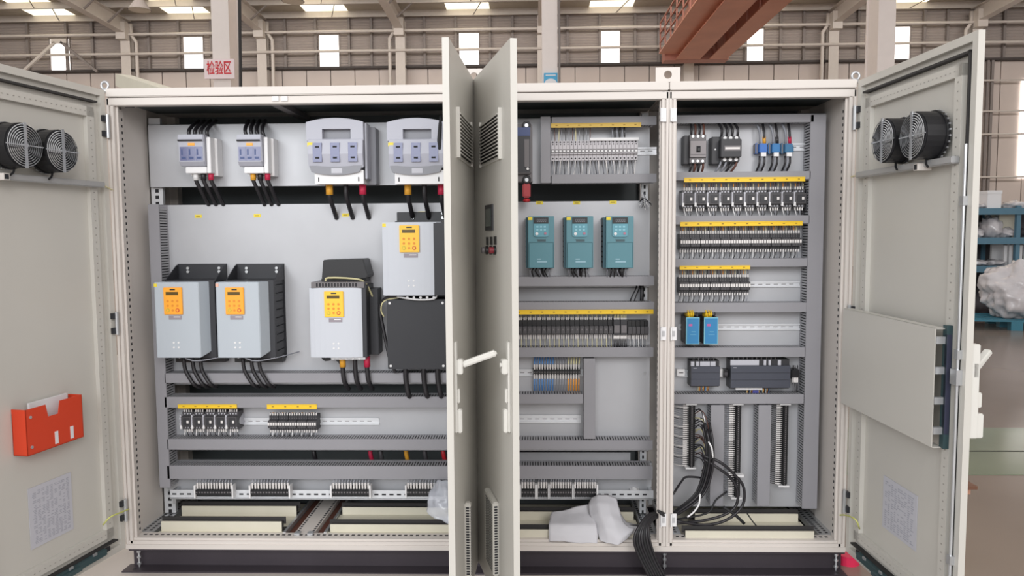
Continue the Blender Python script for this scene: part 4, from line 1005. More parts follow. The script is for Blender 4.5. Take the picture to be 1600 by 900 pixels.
fuse_large('large fuse switch with curved handle, fully in view beside the small ones', 479, 568); fuse_large('large fuse switch with curved handle partly hidden by the middle door', 605, 694)
# dark loop of cable by the door
b = MB(); p = [P(689, 182, .12), P(687, 205, .1), P(686, 225, .1), P(690, 245, .12), P(694, 252, .16)]; b.tube(p, .008, RUBBER, 8); tag(b.build('loop_cable', smooth=True), 'black cable loop hanging beside the right large fuse switch', 'cable')
# ---- contactors
def contactor_proto(w_, h, dep, label, dark=DEVD, nw=3, top=.03, bot=.035, gap=.0):
    t = thing('contactor', label, 'contactor'); 
    b = MB(); b.box(-w_/2+.003, w_/2-.001, -dep*.75, 0, 0, h, dark); b.box(-w_/2+.003, w_/2-.001, -dep, -dep*.7, h*.22, h*.78, dark); b.build('body', t, bevel=.001)
    b = MB(); b.box(-w_*.2, w_*.34, -dep-.003, -dep, h*.3, h*.7, DEVB); b.box(w_*.12, w_*.3, -dep-.0045, -dep-.003, h*.42, h*.58, FERR); b.build('front_plate', t)
    b = MB(); b.box(-w_/2, -w_/2+w_*.12, -dep*1.0, -.02, h*.18, h*.86, DEVL); b.box(-w_/2, -w_/2+w_*.16, -dep*1.02, -dep*.9, h*.1, h*.3, WHITE); b.build('side_marker', t)
    b = MB()
    for k in range(3):
        x = -w_*.2+w_*.25*k
        for z in (h*.11, h*.89): b.cyl((x, -dep*.75-.002, z), (x, -dep*.75, z), w_*.07, DEVL, 6)
    tag(b.build('terminal_screws', t), kind='stuff')
    xs = [-w_*.26+w_*.2*k for k in range(nw+1)]
    wires(t, xs, -dep*.72, h-.002, h+top, .0018, [ORW, BRW, BLKW, CREW], 'upper_leads', ferr=1, fl=.014)
    wires(t, xs, -dep*.72, .002, -bot, .002, [WHITE, BLKW, GREYW, BLKW], 'lower_leads', ferr=1, fl=.014, spread=.01)
    return t
def row(proto_fn, n, x0, y0, x1, y1, dep, labf, group, Y=None):
    Yp = YP if Y is None else Y; a, c, z0, z1 = rect(x0, y0, x1, y1, Yp-dep); w_ = (c-a)/n; h = z1-z0; pr = None
    for k in range(n):
        if pr is None: pr = proto_fn(w_, h, dep, ''); o = pr
        else: o = copy_tree(pr)
        o.location = (a+w_*(k+.5), Yp, z0); o['label'] = labf(k); o['group'] = group
row(lambda w_, h, d, l: contactor_proto(w_, h, d, l), 10, 1066, 296, 1260, 325, .085, lambda k: '%s contactor from the left in the row of ten at the top right' % ORD[k], 'contactors in the row of ten')
row(lambda w_, h, d, l: contactor_proto(w_, h, d, l, top=.012, bot=.03), 5, 281, 645, 370, 673, .085, lambda k: '%s contactor from the left in the row of five at the lower left' % ORD[k], 'contactors in the row of five')
t, w_, h = dev('end_block', 'dark end block closing the row of ten contactors at its right', 'end block', 1259, 296, 1264, 330, .06); b = MB(); b.box(-w_/2, w_/2, -.06, 0, 0, h, DEVB); b.box(-w_/2, w_/2, -.03, 0, -.01, h+.01, DEVD); b.build('body', t)
t, w_, h = dev('end_clamp', 'pale end clamp right of the five contactors', 'end clamp', 371, 648, 376, 668, .05); b = MB(); b.prism([(0, 0), (-.05, h*.3), (-.05, h*.7), (0, h)], 'x', -w_/2, w_/2, DEVL); b.box(-w_/2, w_/2, -.055, -.05, h*.4, h*.6, ZINC); b.build('body', t)
def relay_proto(w_, h, dep, label, ch=4, top=.035, bot=.04, sl=0):
    t = thing('relay_module', label, 'relay'); dark = DEVB
    b = MB(); b.box(-w_/2+.0008, w_/2-.0008, -dep*.7, 0, 0, h, dark); b.box(-w_/2+.0015, w_/2-.0015, -dep, -dep*.65, h*.2, h*.72, DEVD); b.build('socket', t, bevel=.0008)
    for k in range(ch):
        x = -w_/2+w_*(k+.5)/ch; b = MB(); b.box(x-w_/ch*.36, x+w_/ch*.36, -dep-.0015, -dep, h*.4, h*.6, FERR); b.build('tag', t)
    b = MB()
    for k in range(ch):
        x = -w_/2+w_*(k+.5)/ch
        for z in (h*.08, h*.9, h*.28, h*.8): b.cyl((x, -dep*.7-.0015, z), (x, -dep*.7, z), .0022, DEVM, 5)
        b.box(x-.0006, x+.0006, -dep-.001, -dep, h*.2, h*.72, BLACK)
    tag(b.build('screws', t), kind='stuff')
    xs = [-w_/2+w_*(k+.5)/ch for k in range(ch)]
    wires(t, xs, -dep*.65, h-.002, h+top, .002, [BRW, ORW, CREW, BLKW], 'upper_leads', ferr=1, fl=.016, slant=sl)
    wires(t, xs, -dep*.65, .002, -bot, .002, [BLKW, WHITE, BLKW, GREYW], 'lower_leads', ferr=1, fl=.014, spread=.003, slant=-.006)
    return t
row(lambda w_, h, d, l: relay_proto(w_, h, d, l), 12, 1063, 365, 1253, 390, .075, lambda k: '%s four-channel relay from the left in the long relay row' % ORD[k], 'relays in the long row')
row(lambda w_, h, d, l: relay_proto(w_, h, d, l), 7, 1062, 434, 1173, 458, .075, lambda k: '%s four-channel relay from the left in the short relay row' % ORD[k], 'relays in the short row')
row(lambda w_, h, d, l: relay_proto(w_, h, d, l, top=.012, bot=.03), 5, 418, 651, 494, 674, .075, lambda k: '%s dark relay group from the left beside the five contactors' % ORD[k], 'relay groups beside the five contactors')
def relay2(w_, h, dep, label):
    t = thing('relay', label, 'relay')
    b = MB(); b.box(-w_/2+.0008, w_/2-.0008, -dep*.65, 0, 0, h, BLACK); b.build('socket', t)
    b = MB(); b.box(-w_/2+.0012, w_/2-.0012, -dep, -dep*.6, h*.1, h*.62, DEVD); b.build('relay_body', t, bevel=.001)
    b = MB(); b.cyl((0, -dep-.001, h*.38), (0, -dep, h*.38), w_*.18, DEVM, 8); b.build('test_button', t)
    wires(t, [-w_*.22, w_*.2], -dep*.6, h*.8, h+.045, .002, [GREYW, CREW], 'upper_leads', ferr=1, fl=.026, spread=.003)
    wires(t, [-w_*.22, w_*.2], -dep*.6, h*.08, -.058, .002, [GREYW, CREW, BLUEW], 'lower_leads', ferr=1, fl=.026, spread=.003)
    return t
row(relay2, 28, 750, 501, 958, 524, .075, lambda k: ('%s narrow relay counting from the right end of the long dark row' % ORD[27-k]), 'narrow relays in the middle cabinet')
for q_ in range(0): pass
t, w_, h = dev('timer_relay', 'wider grey timer relay right of the narrow relays', 'relay', 959, 500, 969, 524, .08)
b = MB(); b.box(-w_/2, w_/2, -.075, 0, 0, h, DEVB); b.build('body', t, bevel=.001); b = MB(); b.box(-w_/2+.002, w_/2-.002, -.08, -.075, h*.15, h*.65, DEVM); b.build('face', t)
wires(t, [-.01, -.003, .004, .011], -.06, h*.8, h+.03, .002, [CREW], 'upper_leads', ferr=1, fl=.022); wires(t, [-.01, -.003, .004, .011], -.06, .002, -.058, .003, [BLKW], 'lower_leads', ferr=1, fl=.02)
t, w_, h = dev('timer_relay', 'wider grey timer relay, the right one of the pair', 'relay', 970, 500, 980, 524, .08)
b = MB(); b.box(-w_/2, w_/2, -.075, 0, 0, h, DEVB); b.build('body', t, bevel=.001); b = MB(); b.box(-w_/2+.002, w_/2-.002, -.08, -.075, h*.15, h*.65, DEVM); b.build('face', t)
wires(t, [-.01, -.003, .004, .011], -.06, h*.8, h+.03, .002, [CREW], 'upper_leads', ferr=1, fl=.022); wires(t, [-.01, -.003, .004, .011], -.06, .002, -.058, .003, [BLKW], 'lower_leads', ferr=1, fl=.02)
def relay3(w_, h, dep, label):
    t = thing('relay', label, 'relay')
    b = MB(); b.box(-w_/2+.0008, w_/2-.0008, -dep*.8, 0, 0, h, BLACK); b.build('socket', t); b = MB(); b.box(-w_/2+.0012, w_/2-.0012, -dep, -dep*.7, h*.1, h*.62, DEVD); b.build('relay_body', t, bevel=.001)
    wires(t, [-w_*.22, w_*.2], -dep*.6, h*.08, -.058, .002, [GREYW, WHITE], 'lower_leads', ferr=1, fl=.026, spread=.002)
    return t
row(relay3, 5, 981, 502, 1014, 524, .075, lambda k: '%s black relay without upper wires at the right end of the row' % ORD[k], 'black relays without upper wires')
# ---- white breaker row (24 slim breakers)
def mcb(w_, h, dep, label):
    t = thing('slim_breaker', label, 'breaker')
    MW = mat('breaker_pale_grey', (196, 192, 196), .4)
    b = MB(); b.box(-w_/2+.0006, w_/2-.0006, -dep*.8, 0, 0, h, MW); b.box(-w_/2+.0006, w_/2-.0006, -dep, -dep*.75, h*.3, h*.85, MW); b.build('body', t, bevel=.0006)
    b = MB(); b.box(-w_*.3, w_*.3, -dep-.006, -dep, h*.4, h*.5, WHITE); b.box(-w_*.4, w_*.4, -dep-.001, -dep, h*.36, h*.56, DEVM); b.build('toggle', t)
    b = MB()
    for z in (h*.1, h*.93): b.cyl((0, -dep*.8-.001, z), (0, -dep*.8, z), w_*.22, HOLE, 8)
    b.cyl((0, -dep-.001, h*.8), (0, -dep, h*.8), w_*.16, HOLE, 8)
    b.build('screw_hole', t)
    return t
row(mcb, 23, 861, 219, 997, 250, .07, lambda k: '%s slim white breaker from the left in the white breaker row' % ORD[k], 'slim breakers in the white row')
t, w_, h = dev('busbar_cover', 'white busbar cover lying on the right half of the breaker row', 'cover', 922, 215, 998, 219, .065); b = MB(); b.box(-w_/2, w_/2, -.065, -.05, 0, h, WHITE); b.box(-w_/2, w_/2, -.063, -.02, -.002, 0, WHITE); b.build('strip', t)
t, w_, h = dev('breaker_leads', 'bundle of thin leads above the left half of the white breaker row', 'wire', 862, 199, 922, 222, .06); tag(wires(t, [-w_/2+w_*k/11 for k in range(12)], -.05, 0, h, .0024, [GREYW, BRW, CREW, GREYW, BLKW]), kind='stuff')
t, w_, h = dev('breaker_leads', 'thick dark leads above the right half of the white breaker row', 'wire', 957, 199, 976, 216, .05); tag(wires(t, [-w_/2+w_*k/5 for k in range(6)], -.05, 0, h, .0042, [GREYW, BLKW]), kind='stuff')
t, w_, h = dev('breaker_leads', 'fringe of grey leads below the white breaker row', 'wire', 862, 250, 993, 272, .055); tag(wires(t, [-w_/2+w_*k/45 for k in range(46)], -.05, h, 0, .0024, [GREYW, FERR, GREYW, BLKW], spread=.01), kind='stuff')
# ---- teal drives
def teal(x0, x1, label):
    dep = .14; t, w_, h = dev('teal_drive', label, 'motor drive', x0, 338, x1, 419, dep); sw = .02
    b = MB(); b.box(-w_/2-sw*.5, w_/2, -dep*.8, 0, .0, h-.004, TEALD)
    for k in range(8): z = h*.1+h*.8*k/8; b.box(-w_/2-sw*.5-.001, -w_/2-sw*.5, -dep*.7, -.03, z, z+.008, HOLE)
    b.build('rear_body', t, bevel=.003)
    b = MB(); b.box(-w_/2, w_/2, -dep, -dep*.78, 0, h, TEAL); b.box(-w_/2+.004, w_/2-.004, -dep-.003, -dep, .0, h*.5, TEAL); b.build('front_cover', t, bevel=.005)
    kx0, kx1 = -w_*.28, w_*.28
    b = MB(); b.prism([(kx0, h*.63), (kx0+.01, h*.605), (kx1-.01, h*.605), (kx1, h*.63), (kx1, h*.985), (kx0, h*.985)], 'y', -dep-.006, -dep, TEALK); o = b.build('keypad', t)
    b = MB(); b.box(kx0, kx1, -dep-.0075, -dep-.006, h*.86, h*.98, BLACK)
    for k in range(5):
        x = kx0+(kx1-kx0)*(.22+.13*k); 
        for z in (h*.895, h*.945): b.box(x, x+.0065, -dep-.0081, -dep-.0075, z-.001, z+.001, GREYW)
        b.box(x, x+.0012, -dep-.0081, -dep-.0075, h*.895, h*.945, GREYW); b.box(x+.0053, x+.0065, -dep-.0081, -dep-.0075, h*.895, h*.945, GREYW)
    b.build('display', o)
    b = MB()
    for r in range(2):
        for c_ in range(3): x = kx0+(kx1-kx0)*(.25+.25*c_); z = h*(.74+.06*r); b.box(x-.005, x+.005, -dep-.0075, -dep-.006, z-.004, z+.004, mat('teal_button', (140, 196, 210), .4))
    b.cyl((kx0+.014, -dep-.006, h*.665), (kx0+.014, -dep-.009, h*.665), .007, WHITE, 10); b.cyl((kx1-.014, -dep-.006, h*.67), (kx1-.014, -dep-.009, h*.67), .006, mat('pinkish_button', (176, 120, 140), .4), 10)
    b.build('buttons', o)
    b = MB(); b.box(-w_*.16, w_*.18, -dep-.001, -dep, h*.545, h*.555, DEVB); b.box(-w_*.14, w_*.18, -dep-.001, -dep, h*.52, h*.535, DEVB)
    b.box(-w_*.16, w_*.0, -dep-.0038, -dep-.003, h*.165, h*.185, mat('teal_print', (150, 186, 200), .5)); b.box(-w_*.16, w_*.22, -dep-.0038, -dep-.003, h*.11, h*.14, MATS['teal_print']); b.build('print', t)
    b = MB(); b.box(-w_/2+.001, -w_/2+.02, -dep-.0015, -dep, h*.93, h*.99, YLAB); b.build('sticker', t)
    b = MB()
    for k in range(7):
        x = -w_*.38+w_*.12*k; b.tube([(x, -.1, .002), (x+random.uniform(-.012, .0), -.11, -.015), (x+random.uniform(-.006, .012), -.08, -.045)], .0035, BLKW if k % 3 else GREYW, 5)
    b.tube([(0, -.09, .0), (.004, -.09, -.02), (.006, -.07, -.045)], .009, BLKW, 7); tag(b.build('wires', t), kind='stuff')
teal(825, 866, 'leftmost of the three teal motor drives'); teal(885, 927, 'middle one of the three teal motor drives'); teal(947, 990, 'rightmost of the three teal motor drives')
# ---- main switch behind middle door
t, w_, h = dev('main_breaker', 'large black and blue main breaker half hidden by the middle door', 'breaker', 790, 192, 832, 284, .13)
b = MB(); b.box(-w_/2, w_/2, -.1, 0, 0, h, DEVM); b.box(-w_/2, w_/2-.006, -.13, -.1, h*.14, h*.82, DEVB); b.build('body', t, bevel=.004)
b = MB(); b.box(-w_/2, w_/2-.01, -.132, -.1, h*.78, h*.92, BLUELAB); b.build('blue_label', t); b = MB(); b.box(w_*.2, w_*.38, -.133, -.13, h*.25, h*.72, DEVM); b.cyl((w_*.32, -.136, h*.22), (w_*.32, -.13, h*.22), .006, WHITE, 10); b.build('window', t)
for z in (h*.04, h*.97): b = MB(); b.torus((w_*.28, -.112, z), .014, .005, 'y', BLACK, 16, 6); b.cyl((w_*.28, -.11, z), (w_*.28, -.1, z), .009, ZINC, 10); b.build('terminal_bolt', t)
b = MB(); b.box(w_*.12, w_*.42, -.115, -.06, -.07, -.005, mat('muted_red_sleeve', (176, 60, 66), .5)); b.cyl((w_*.27, -.09, -.09), (w_*.27, -.09, -.07), .02, RED, 12, .012); b.build('red_lug_cover', t, bevel=.006)
# ---- right cabinet top row
t, w_, h = dev('moulded_breaker', 'grey moulded-case breaker at the top left of the right cabinet', 'breaker', 1078, 210, 1104, 255, .1)
b = MB(); b.box(-w_/2-.02, w_/2, -.07, 0, .0, h, DEVB); b.box(-w_/2, w_/2, -.09, -.06, 0, h, DEVM); b.box(-w_/2, w_/2, -.1, -.08, h*.2, h*.8, mat('breaker_grey', (140, 134, 136), .4)); b.build('body', t, bevel=.002)
b = MB(); b.box(-.008, .01, -.102, -.1, h*.38, h*.6, HOLE); b.box(-.004, .005, -.112, -.1, h*.42, h*.52, BLACK); b.box(-w_/2+.004, w_/2-.004, -.1012, -.1, h*.3, h*.31, DEVD); b.build('toggle', t)
b = MB()
for k in range(3):
    for z in (h*.08, h*.94): b.cyl((-w_*.3+w_*.3*k, -.093, z), (-w_*.3+w_*.3*k, -.09, z), .006, ZINC, 8)
tag(b.build('terminal_screws', t), kind='stuff')
cb = [BLKW, BRW, BLKW, BRW]
for k in range(4):
    x = -w_*.38+w_*.25*k; b = MB(); b.tube([(x, -.08, h-.004), (x, -.085, h+.03), (x+.003, -.05, h+.06)], .005, cb[k], 6); b.build('upper_cable', t, smooth=True); b = MB(); b.tube([(x, -.08, .004), (x-.002, -.085, -.02), (x-.004, -.05, -.05)], .005, cb[k], 6); b.build('lower_cable', t, smooth=True)
t, w_, h = dev('large_contactor', 'large black contactor right of the moulded-case breaker', 'contactor', 1129, 211, 1159, 252, .12)
b = MB(); b.box(-w_/2-.035, w_/2, -.07, 0, -.006, h*1.0, DEVB); b.box(-w_/2-.006, w_/2, -.12, -.06, h*.16, h*.86, DEVB); b.box(-w_/2, w_/2, -.09, -.06, 0, h, DEVD); b.build('body', t, bevel=.003)
b = MB(); b.box(-w_*.36, w_*.4, -.1215, -.12, h*.46, h*.54, FERR); b.box(-w_*.4, w_*.44, -.121, -.12, h*.4, h*.6, DEVM); b.build('front_print', t)
b = MB()
for k in range(3):
    for z in (h*.09, h*.92): b.cyl((-w_*.3+w_*.3*k, -.094, z), (-w_*.3+w_*.3*k, -.09, z), .008, WHITE, 8)
b.cyl((-w_/2-.02, -.072, h*.5), (-w_/2-.02, -.07, h*.5), .004, WHITE, 8); tag(b.build('terminal_screws', t), kind='stuff')
for k in range(4):
    x = -w_*.45+w_*.28*k; b = MB(); b.tube([(x, -.08, h-.004), (x, -.085, h+.03), (x-.008, -.05, h+.065)], .006, BLKW, 6); b.build('upper_cable', t, smooth=True); b = MB(); b.tube([(x, -.08, .004), (x-.01, -.085, -.02), (x-.03, -.05, -.055)], .005, cb[k] if k > 1 else GREYW, 6); b.build('lower_cable', t, smooth=True)
for k, (px_, mt, sl, lab) in enumerate(((1193, BLUE, ORSL, 'left blue terminal with an amber sleeved wire on the top right rail'), (1213, mat('mid_blue_plastic', (40, 116, 176), .4), BLKW, 'middle blue terminal with a black sleeved wire on the top right rail'), (1233, mat('teal_blue_plastic', (50, 110, 150), .4), CRIM, 'right blue terminal with a crimson sleeved wire on the top right rail'))):
    t, w_, h = dev('blue_terminal', lab, 'terminal', px_-6, 224, px_+6, 238, .06)
    b = MB(); b.box(-w_/2, w_/2, -.06, 0, 0, h, mt); b.box(-w_/2-.012, -w_/2, -.04, 0, -.004, h+.004, DEVM); b.build('body', t, bevel=.003); b = MB(); b.box(-w_*.3, w_*.35, -.062, -.05, -.018, -.001, WHITE); b.build('marker', t)
    b = MB(); b.box(w_*.5, w_*.9, -.03, 0, h*.1, h*.8, mt); b.build('side_tab', t)
    for j, x in enumerate((-.012, .006)): b = MB(); b.tube([(x, -.05, h-.004), (x-.004, -.055, h+.05), (x-.016+.012*j, -.03, h+.1)], .0055, BLKW if j else GREYW, 6); (b.cyl((x, -.05, h), (x-.002, -.052, h+.03), .008, sl, 8) if j else None); b.build('upper_cable', t, smooth=True)
    for j, x in enumerate((-.014, -.003, .008)): b = MB(); b.tube([(x, -.05, -.016), (x-.002, -.055, -.05), (x-.01, -.03, -.088)], .0045, (BLKW, GREYW, BLKW)[j], 6); b.build('lower_cable', t, smooth=True)
# ---- power supplies
for (xa_, xb_, lab) in ((1072, 1093, 'left one of the two blue power supplies'), (1100, 1122, 'right one of the two blue power supplies')):
    t, w_, h = dev('power_supply', lab, 'power supply', xa_, 496, xb_, 538, .12)
    b = MB(); b.box(-w_/2, w_/2, -.115, 0, .0, h, DEVB); b.box(-w_/2-.001, -w_/2, -.1, -.02, .02, h-.02, DEVD); b.build('housing', t, bevel=.002)
    b = MB(); b.box(-w_/2, w_/2, -.12, -.115, 0, h, PSUE); b.box(-w_/2+.003, w_/2-.003, -.122, -.12, .003, h-.003, PSUB); b.build('front_plate', t, bevel=.0008)
    b = MB(); b.box(-w_*.3, -w_*.05, -.1225, -.122, h*.68, h*.76, mat('magenta_print', (190, 90, 150), .5)); b.box(-w_*.1, w_*.2, -.1225, -.122, h*.46, h*.475, PSUE); b.box(-w_*.2, w_*.25, -.1225, -.122, h*.36, h*.37, PSUE); b.build('print', t)
    b = MB(); b.box(-w_*.36, w_*.1, -.1, -.04, h, h+.018, YELLOW); 
    for x in (-w_*.3, -w_*.1, .05*w_): b.tube([(x, -.1, h), (x, -.115, h+.014), (x+.002, -.09, h+.026), (x+.008, -.05, h+.036)], .0035, YELLOW, 5)
    b.tube([(w_*.2, -.1, h), (w_*.3, -.11, h+.01), (w_*.4, -.08, h+.02)], .003, BLKW, 5); b.build('terminals', t)
# ---- controllers
def plc(label, x0, y0, x1, y1, dep, tops):
    t, w_, h = dev('controller', label, 'controller', x0, y0, x1, y1, dep)
    b = MB(); b.box(-w_/2, w_/2, -dep*.8, 0, -.006, h+.01, DEVB); b.box(-w_/2, w_/2, -dep, -dep*.75, .0, h*.86, mat('controller_slate', (70, 73, 84), .4)); b.box(-w_/2+.001, w_/2-.001, -dep-.0006, -dep, h*.3, h*.31, BLACK); b.box(-w_/2+.001, w_/2-.001, -dep-.0006, -dep, h*.58, h*.59, BLACK); b.build('housing', t, bevel=.0015)
    b = MB()
    for (u0, u1) in tops: b.box(-w_/2+w_*u0, -w_/2+w_*u1, -dep*.9, -dep*.7, h*.87, h*1.07, DEVL)
    b.build('connector', t)
    b = MB(); b.box(-w_/2+.01, -w_/2+.025, -dep-.001, -dep, h*.78, h*.8, DEVL); b.build('maker_mark', t)
    n = int(w_/.009); wires(t, [-w_/2+.008+(w_*.8)*k/n for k in range(n)], -dep*.75, h*1.0, h+.038, .0016, [BLKW, DEVM, BLKW], 'upper_leads')
    wires(t, [-w_*.2+(w_*.4)*k/n for k in range(n)], -dep*.6, .002, -.03, .0016, [CREW, BRW, ORW, BLKW, BLUEW], 'lower_leads')
    return t, w_, h
plc('small dark grey controller on the rail below the blue power supplies', 1080, 568, 1125, 603, .085, ((.0, .12), (.18, .28), (.32, .66), (.68, .86)))
t, w_, h = plc('long black controller with wide white connector', 1142, 566, 1235, 606, .085, ((.0, .48), (.56, .6), (.64, .68), (.8, .85)))
b = MB(); b.box(-w_*.4, w_*.05, -.07, -.05, -.012, -.002, WHITE); b.build('lower_connector', t)
b = MB(); b.box(-w_*.1, w_*.0, -.06, -.02, -.03, -.015, mat('violet_cable', (70, 70, 140), .4)); b.build('blue_plug', t)
t, w_, h = dev('connector_block', 'black connector block with white ferrules right of the long controller', 'connector', 1238, 578, 1249, 592, .06)
b = MB(); b.box(-w_/2, w_/2, -.06, 0, 0, h, BLACK); b.build('body', t); wires(t, [-.013, -.006, .001, .008], -.06, .006, -.06, .002, [BLKW], 'lower_leads', ferr=1, fl=.022); wires(t, [-.013, -.006, .001, .008], -.05, h, h+.02, .002, [BLKW], 'upper_leads')
t, w_, h = dev('rail_socket', 'small black rail socket between the two controllers', 'socket', 1131, 578, 1138, 590, .05); b = MB(); b.box(-w_/2, w_/2, -.05, 0, 0, h, BLACK); b.box(-w_/2-.014, -w_/2, -.03, 0, 0, h, WHITE); b.cyl((0, -.052, h/2), (0, -.05, h/2), .008, DEVD, 12); b.build('body', t)
t, w_, h = dev('rail_stop', 'white rail end stop left of the small controller', 'end clamp', 1058, 577, 1070, 588, .03); b = MB(); b.box(-w_/2, w_/2, -.03, 0, 0, h, WHITE); b.box(-w_*.25, w_*.3, -.031, -.03, h*.45, h*.6, DEVM); b.build('body', t, bevel=.001)
# ---- terminal strips: each terminal block a part
def tblock(p, dep, hh, wcol, wcol2, top, bot, k=1):
    """single terminal block mesh, width p, centred on z=0 .. hh"""
    b = MB(); b.box(-p/2+.0004, p/2-.0004, -dep*.7, 0, 0, hh, BLACK); b.box(-p/2+.0004, p/2-.0004, -dep, -dep*.65, hh*.3, hh*.7, BLACK)
    b.box(-p*.28, p*.28, -dep-.0008, -dep, hh*.44, hh*.56, DEVM)
    b.cyl((0, -dep*.66, hh*.8), (0, -dep*.66, hh+.02), p*.33, FERR, 5)
    if top: b.tube([(0, -dep*.66, hh+.018), (.001, -dep*.7, hh+top*.6), (.003, -dep*.4, hh+top)], p*.17*(2 if bot else 1.2), wcol, 4, 2)
    if bot: b.cyl((0, -dep*.66, hh*.2), (0, -dep*.66, -.018), p*.33, FERR, 5); b.tube([(0, -dep*.66, -.016), (-.001, -dep*.7, -bot*.6), (0, -dep*.4, -bot)], p*.34, wcol2, 4, 2)
    return b
def tstrip(name, label, x0, y0, x1, y1, n, dep, Y, wc, top, bot, vert=False, ends=None):
    a, c, z0, z1 = rect(x0, y0, x1, y1, Y-dep)
    L = (z1-z0) if vert else (c-a); hh = (c-a) if vert else (z1-z0); p = L/n
    if vert: t = thing(name, label, 'terminal strip', (c, Y, (z0+z1)/2), rot=(0, -math.pi/2, 0))
    else: t = thing(name, label, 'terminal strip', ((a+c)/2, Y, z0))
    protos = {}
    for k in range(n):
        cc = wc(k/n)
        if cc not in protos: o = tblock(p, dep, hh, MATS[cc[0]], MATS[cc[1]], top, bot).build('terminal_block', t); protos[cc] = o
        else: o = protos[cc].copy(); C.objects.link(o); o.parent = t
        o.location = (-L/2+p*(k+.5), 0, 0)
    if ends:
        for x in (-L/2-.006, L/2+.0): b = MB(); b.box(x, x+.007, -dep*1.05, 0, -.004, hh+.01, WHITE); b.build('end_stop', t)
    return t
gb = lambda u: ('grey_wire', 'black_wire')
for (xa_, xb_, lab) in ((305, 362, 'leftmost black terminal strip on the low rail of the wide cabinet'), (391, 451, 'second black terminal strip on the low rail of the wide cabinet'), (518, 577, 'third black terminal strip on the low rail of the wide cabinet'), (635, 694, 'rightmost black terminal strip of the wide cabinet, beside the clear bag')):
    tstrip('terminal_strip', lab, xa_, 762, xb_, 777, 13, .035, YP-.055, gb, .04, 0, ends=1)
for (xa_, xb_, n, lab) in ((814, 836, 5, 'terminal group nearest the middle door on the low middle rail'), (840, 856, 4, 'second terminal group from the middle door on the low middle rail'), (859, 894, 9, 'third terminal group from the middle door on the low middle rail'), (897, 932, 9, 'rightmost terminal group on the low middle rail')):
    tstrip('terminal_strip', lab, xa_, 761, xb_, 778, n, .035, YP-.055, gb, .045, 0, ends=1)
tstrip('terminal_strip', 'terminal strip with blue wires on the left and orange on the right', 833, 576, 907, 587, 18, .05, YP, lambda u: ('blue_wire', 'blue_wire') if u < .42 else ('grey_wire', 'grey_wire') if u < .68 else ('cream_wire', 'orange_wire') if u < .95 else ('brown_wire', 'brown_wire'), .05, .075)
tstrip('terminal_column', 'leftmost vertical terminal column, tangled cables at its right', 1075, 633, 1087, 731, 32, .06, YP, lambda u: (('white_ferrule', 'grey_wire', 'black_wire', 'grey_wire', 'grey_wire')[int(u*97) % 5], 'black_wire'), .06, 0, True, True)
tstrip('terminal_column', 'middle vertical terminal column with a white end stop', 1147, 633, 1159, 778, 44, .06, YP, lambda u: ('grey_wire', 'black_wire'), .05, 0, True, True)
tstrip('terminal_column', 'right vertical terminal column with black wires', 1221, 633, 1233, 759, 40, .06, YP, lambda u: ('black_wire', 'black_wire'), .055, 0, True, True)
# rivets on plates
for (x, y, lab) in ((1007, 583, 'single rivet head on the bare plate of the middle cabinet'),):
    p = P(x, y, YP); b = MB(); b.cyl((p.x, YP-.004, p.z), (p.x, YP, p.z), .007, ZINC, 10); tag(b.build('rivet'), lab, 'rivet')
# ================================================================ loose cables in the right cabinet
def cable(pts, r, mt, label, group=None, cat='cable', name='control_cable'):
    b = MB(); b.tube([P(x, y, Y) for x, y, Y in pts], r, mt, 7, 4); return tag(b.build(name, smooth=True), label, cat, group)
for k in range(26):
    y = 640+3.2*k; x1 = random.uniform(1095, 1112); off = random.uniform(-6, 6)
    mt = random.choice([FERR, BRW, BLKW, GREYW, CREW, BLKW])
    cable([(1086, y, .22), (1096+off*.3, y+random.uniform(-6, 4), .17), (1104+off*.5, y+random.uniform(10, 25), .15), (1108+off, 690+random.uniform(0, 40), .14), (1102+off, 735+random.uniform(-5, 10), .14)], .0022, mt, 'thin core fanning from the leftmost terminal column into the black bundle', 'cores fanning into the black bundle', 'wire', 'cable_core')
for k in range(14):
    o_ = random.uniform(-7, 7); d_ = random.uniform(.09, .15)
    cable([(1104+o_, 668+random.uniform(-8, 14), d_+.02), (1109+o_*.8, 700, d_), (1106+o_, 735, d_), (1094+o_, 770, d_), (1070+o_, 792, d_-.02), (1046, 806+o_*.4, .03), (1030+o_*.3, 800+o_*.3, -.03)], .0055, random.choice([BLKW, RUBBER]), 'black cable in the thick bundle falling beside the leftmost terminal column', 'black cables of the bundle in the right cabinet')
cable([(1098, 716, .12), (1120, 730, .1), (1140, 745, .1), (1152, 765, .1), (1150, 790, .1), (1130, 805, .09), (1095, 814, .08), (1052, 818, .05)], .0065, BLKW, 'outer black cable loop ending under the middle terminal column')
cable([(1096, 711, .12), (1125, 722, .1), (1148, 742, .1), (1162, 762, .1), (1160, 790, .1), (1136, 812, .08), (1100, 820, .07), (1052, 813, .05)], .0065, BLKW, 'widest black cable loop reaching right of the middle terminal column')
cable([(1136, 768, .14), (1118, 782, .12), (1108, 800, .1), (1080, 808, .09), (1052, 812, .06)], .0045, RUBBER, 'thin black cable curving down left of the loops')
cable([(1130, 792, .1), (1148, 804, .09), (1163, 818, .09)], .007, RUBBER, 'stiff cut cable end pointing down right on the cabinet floor')
cable([(1166, 800, .1), (1174, 812, .1), (1182, 822, .09)], .003, RUBBER, 'short thin wire end right of the cable loops')
cable([(1052, 772, .06), (1065, 752, .12), (1075, 745, .14), (1110, 748, .15)], .005, BLKW, 'black cable arching left of the bundle')
cable([(1107, 690, .1), (1112, 700, .09), (1114, 715, .09)], .004, WHITE, 'white tie around the top of the black bundle', None, 'cable tie', 'cable_tie')
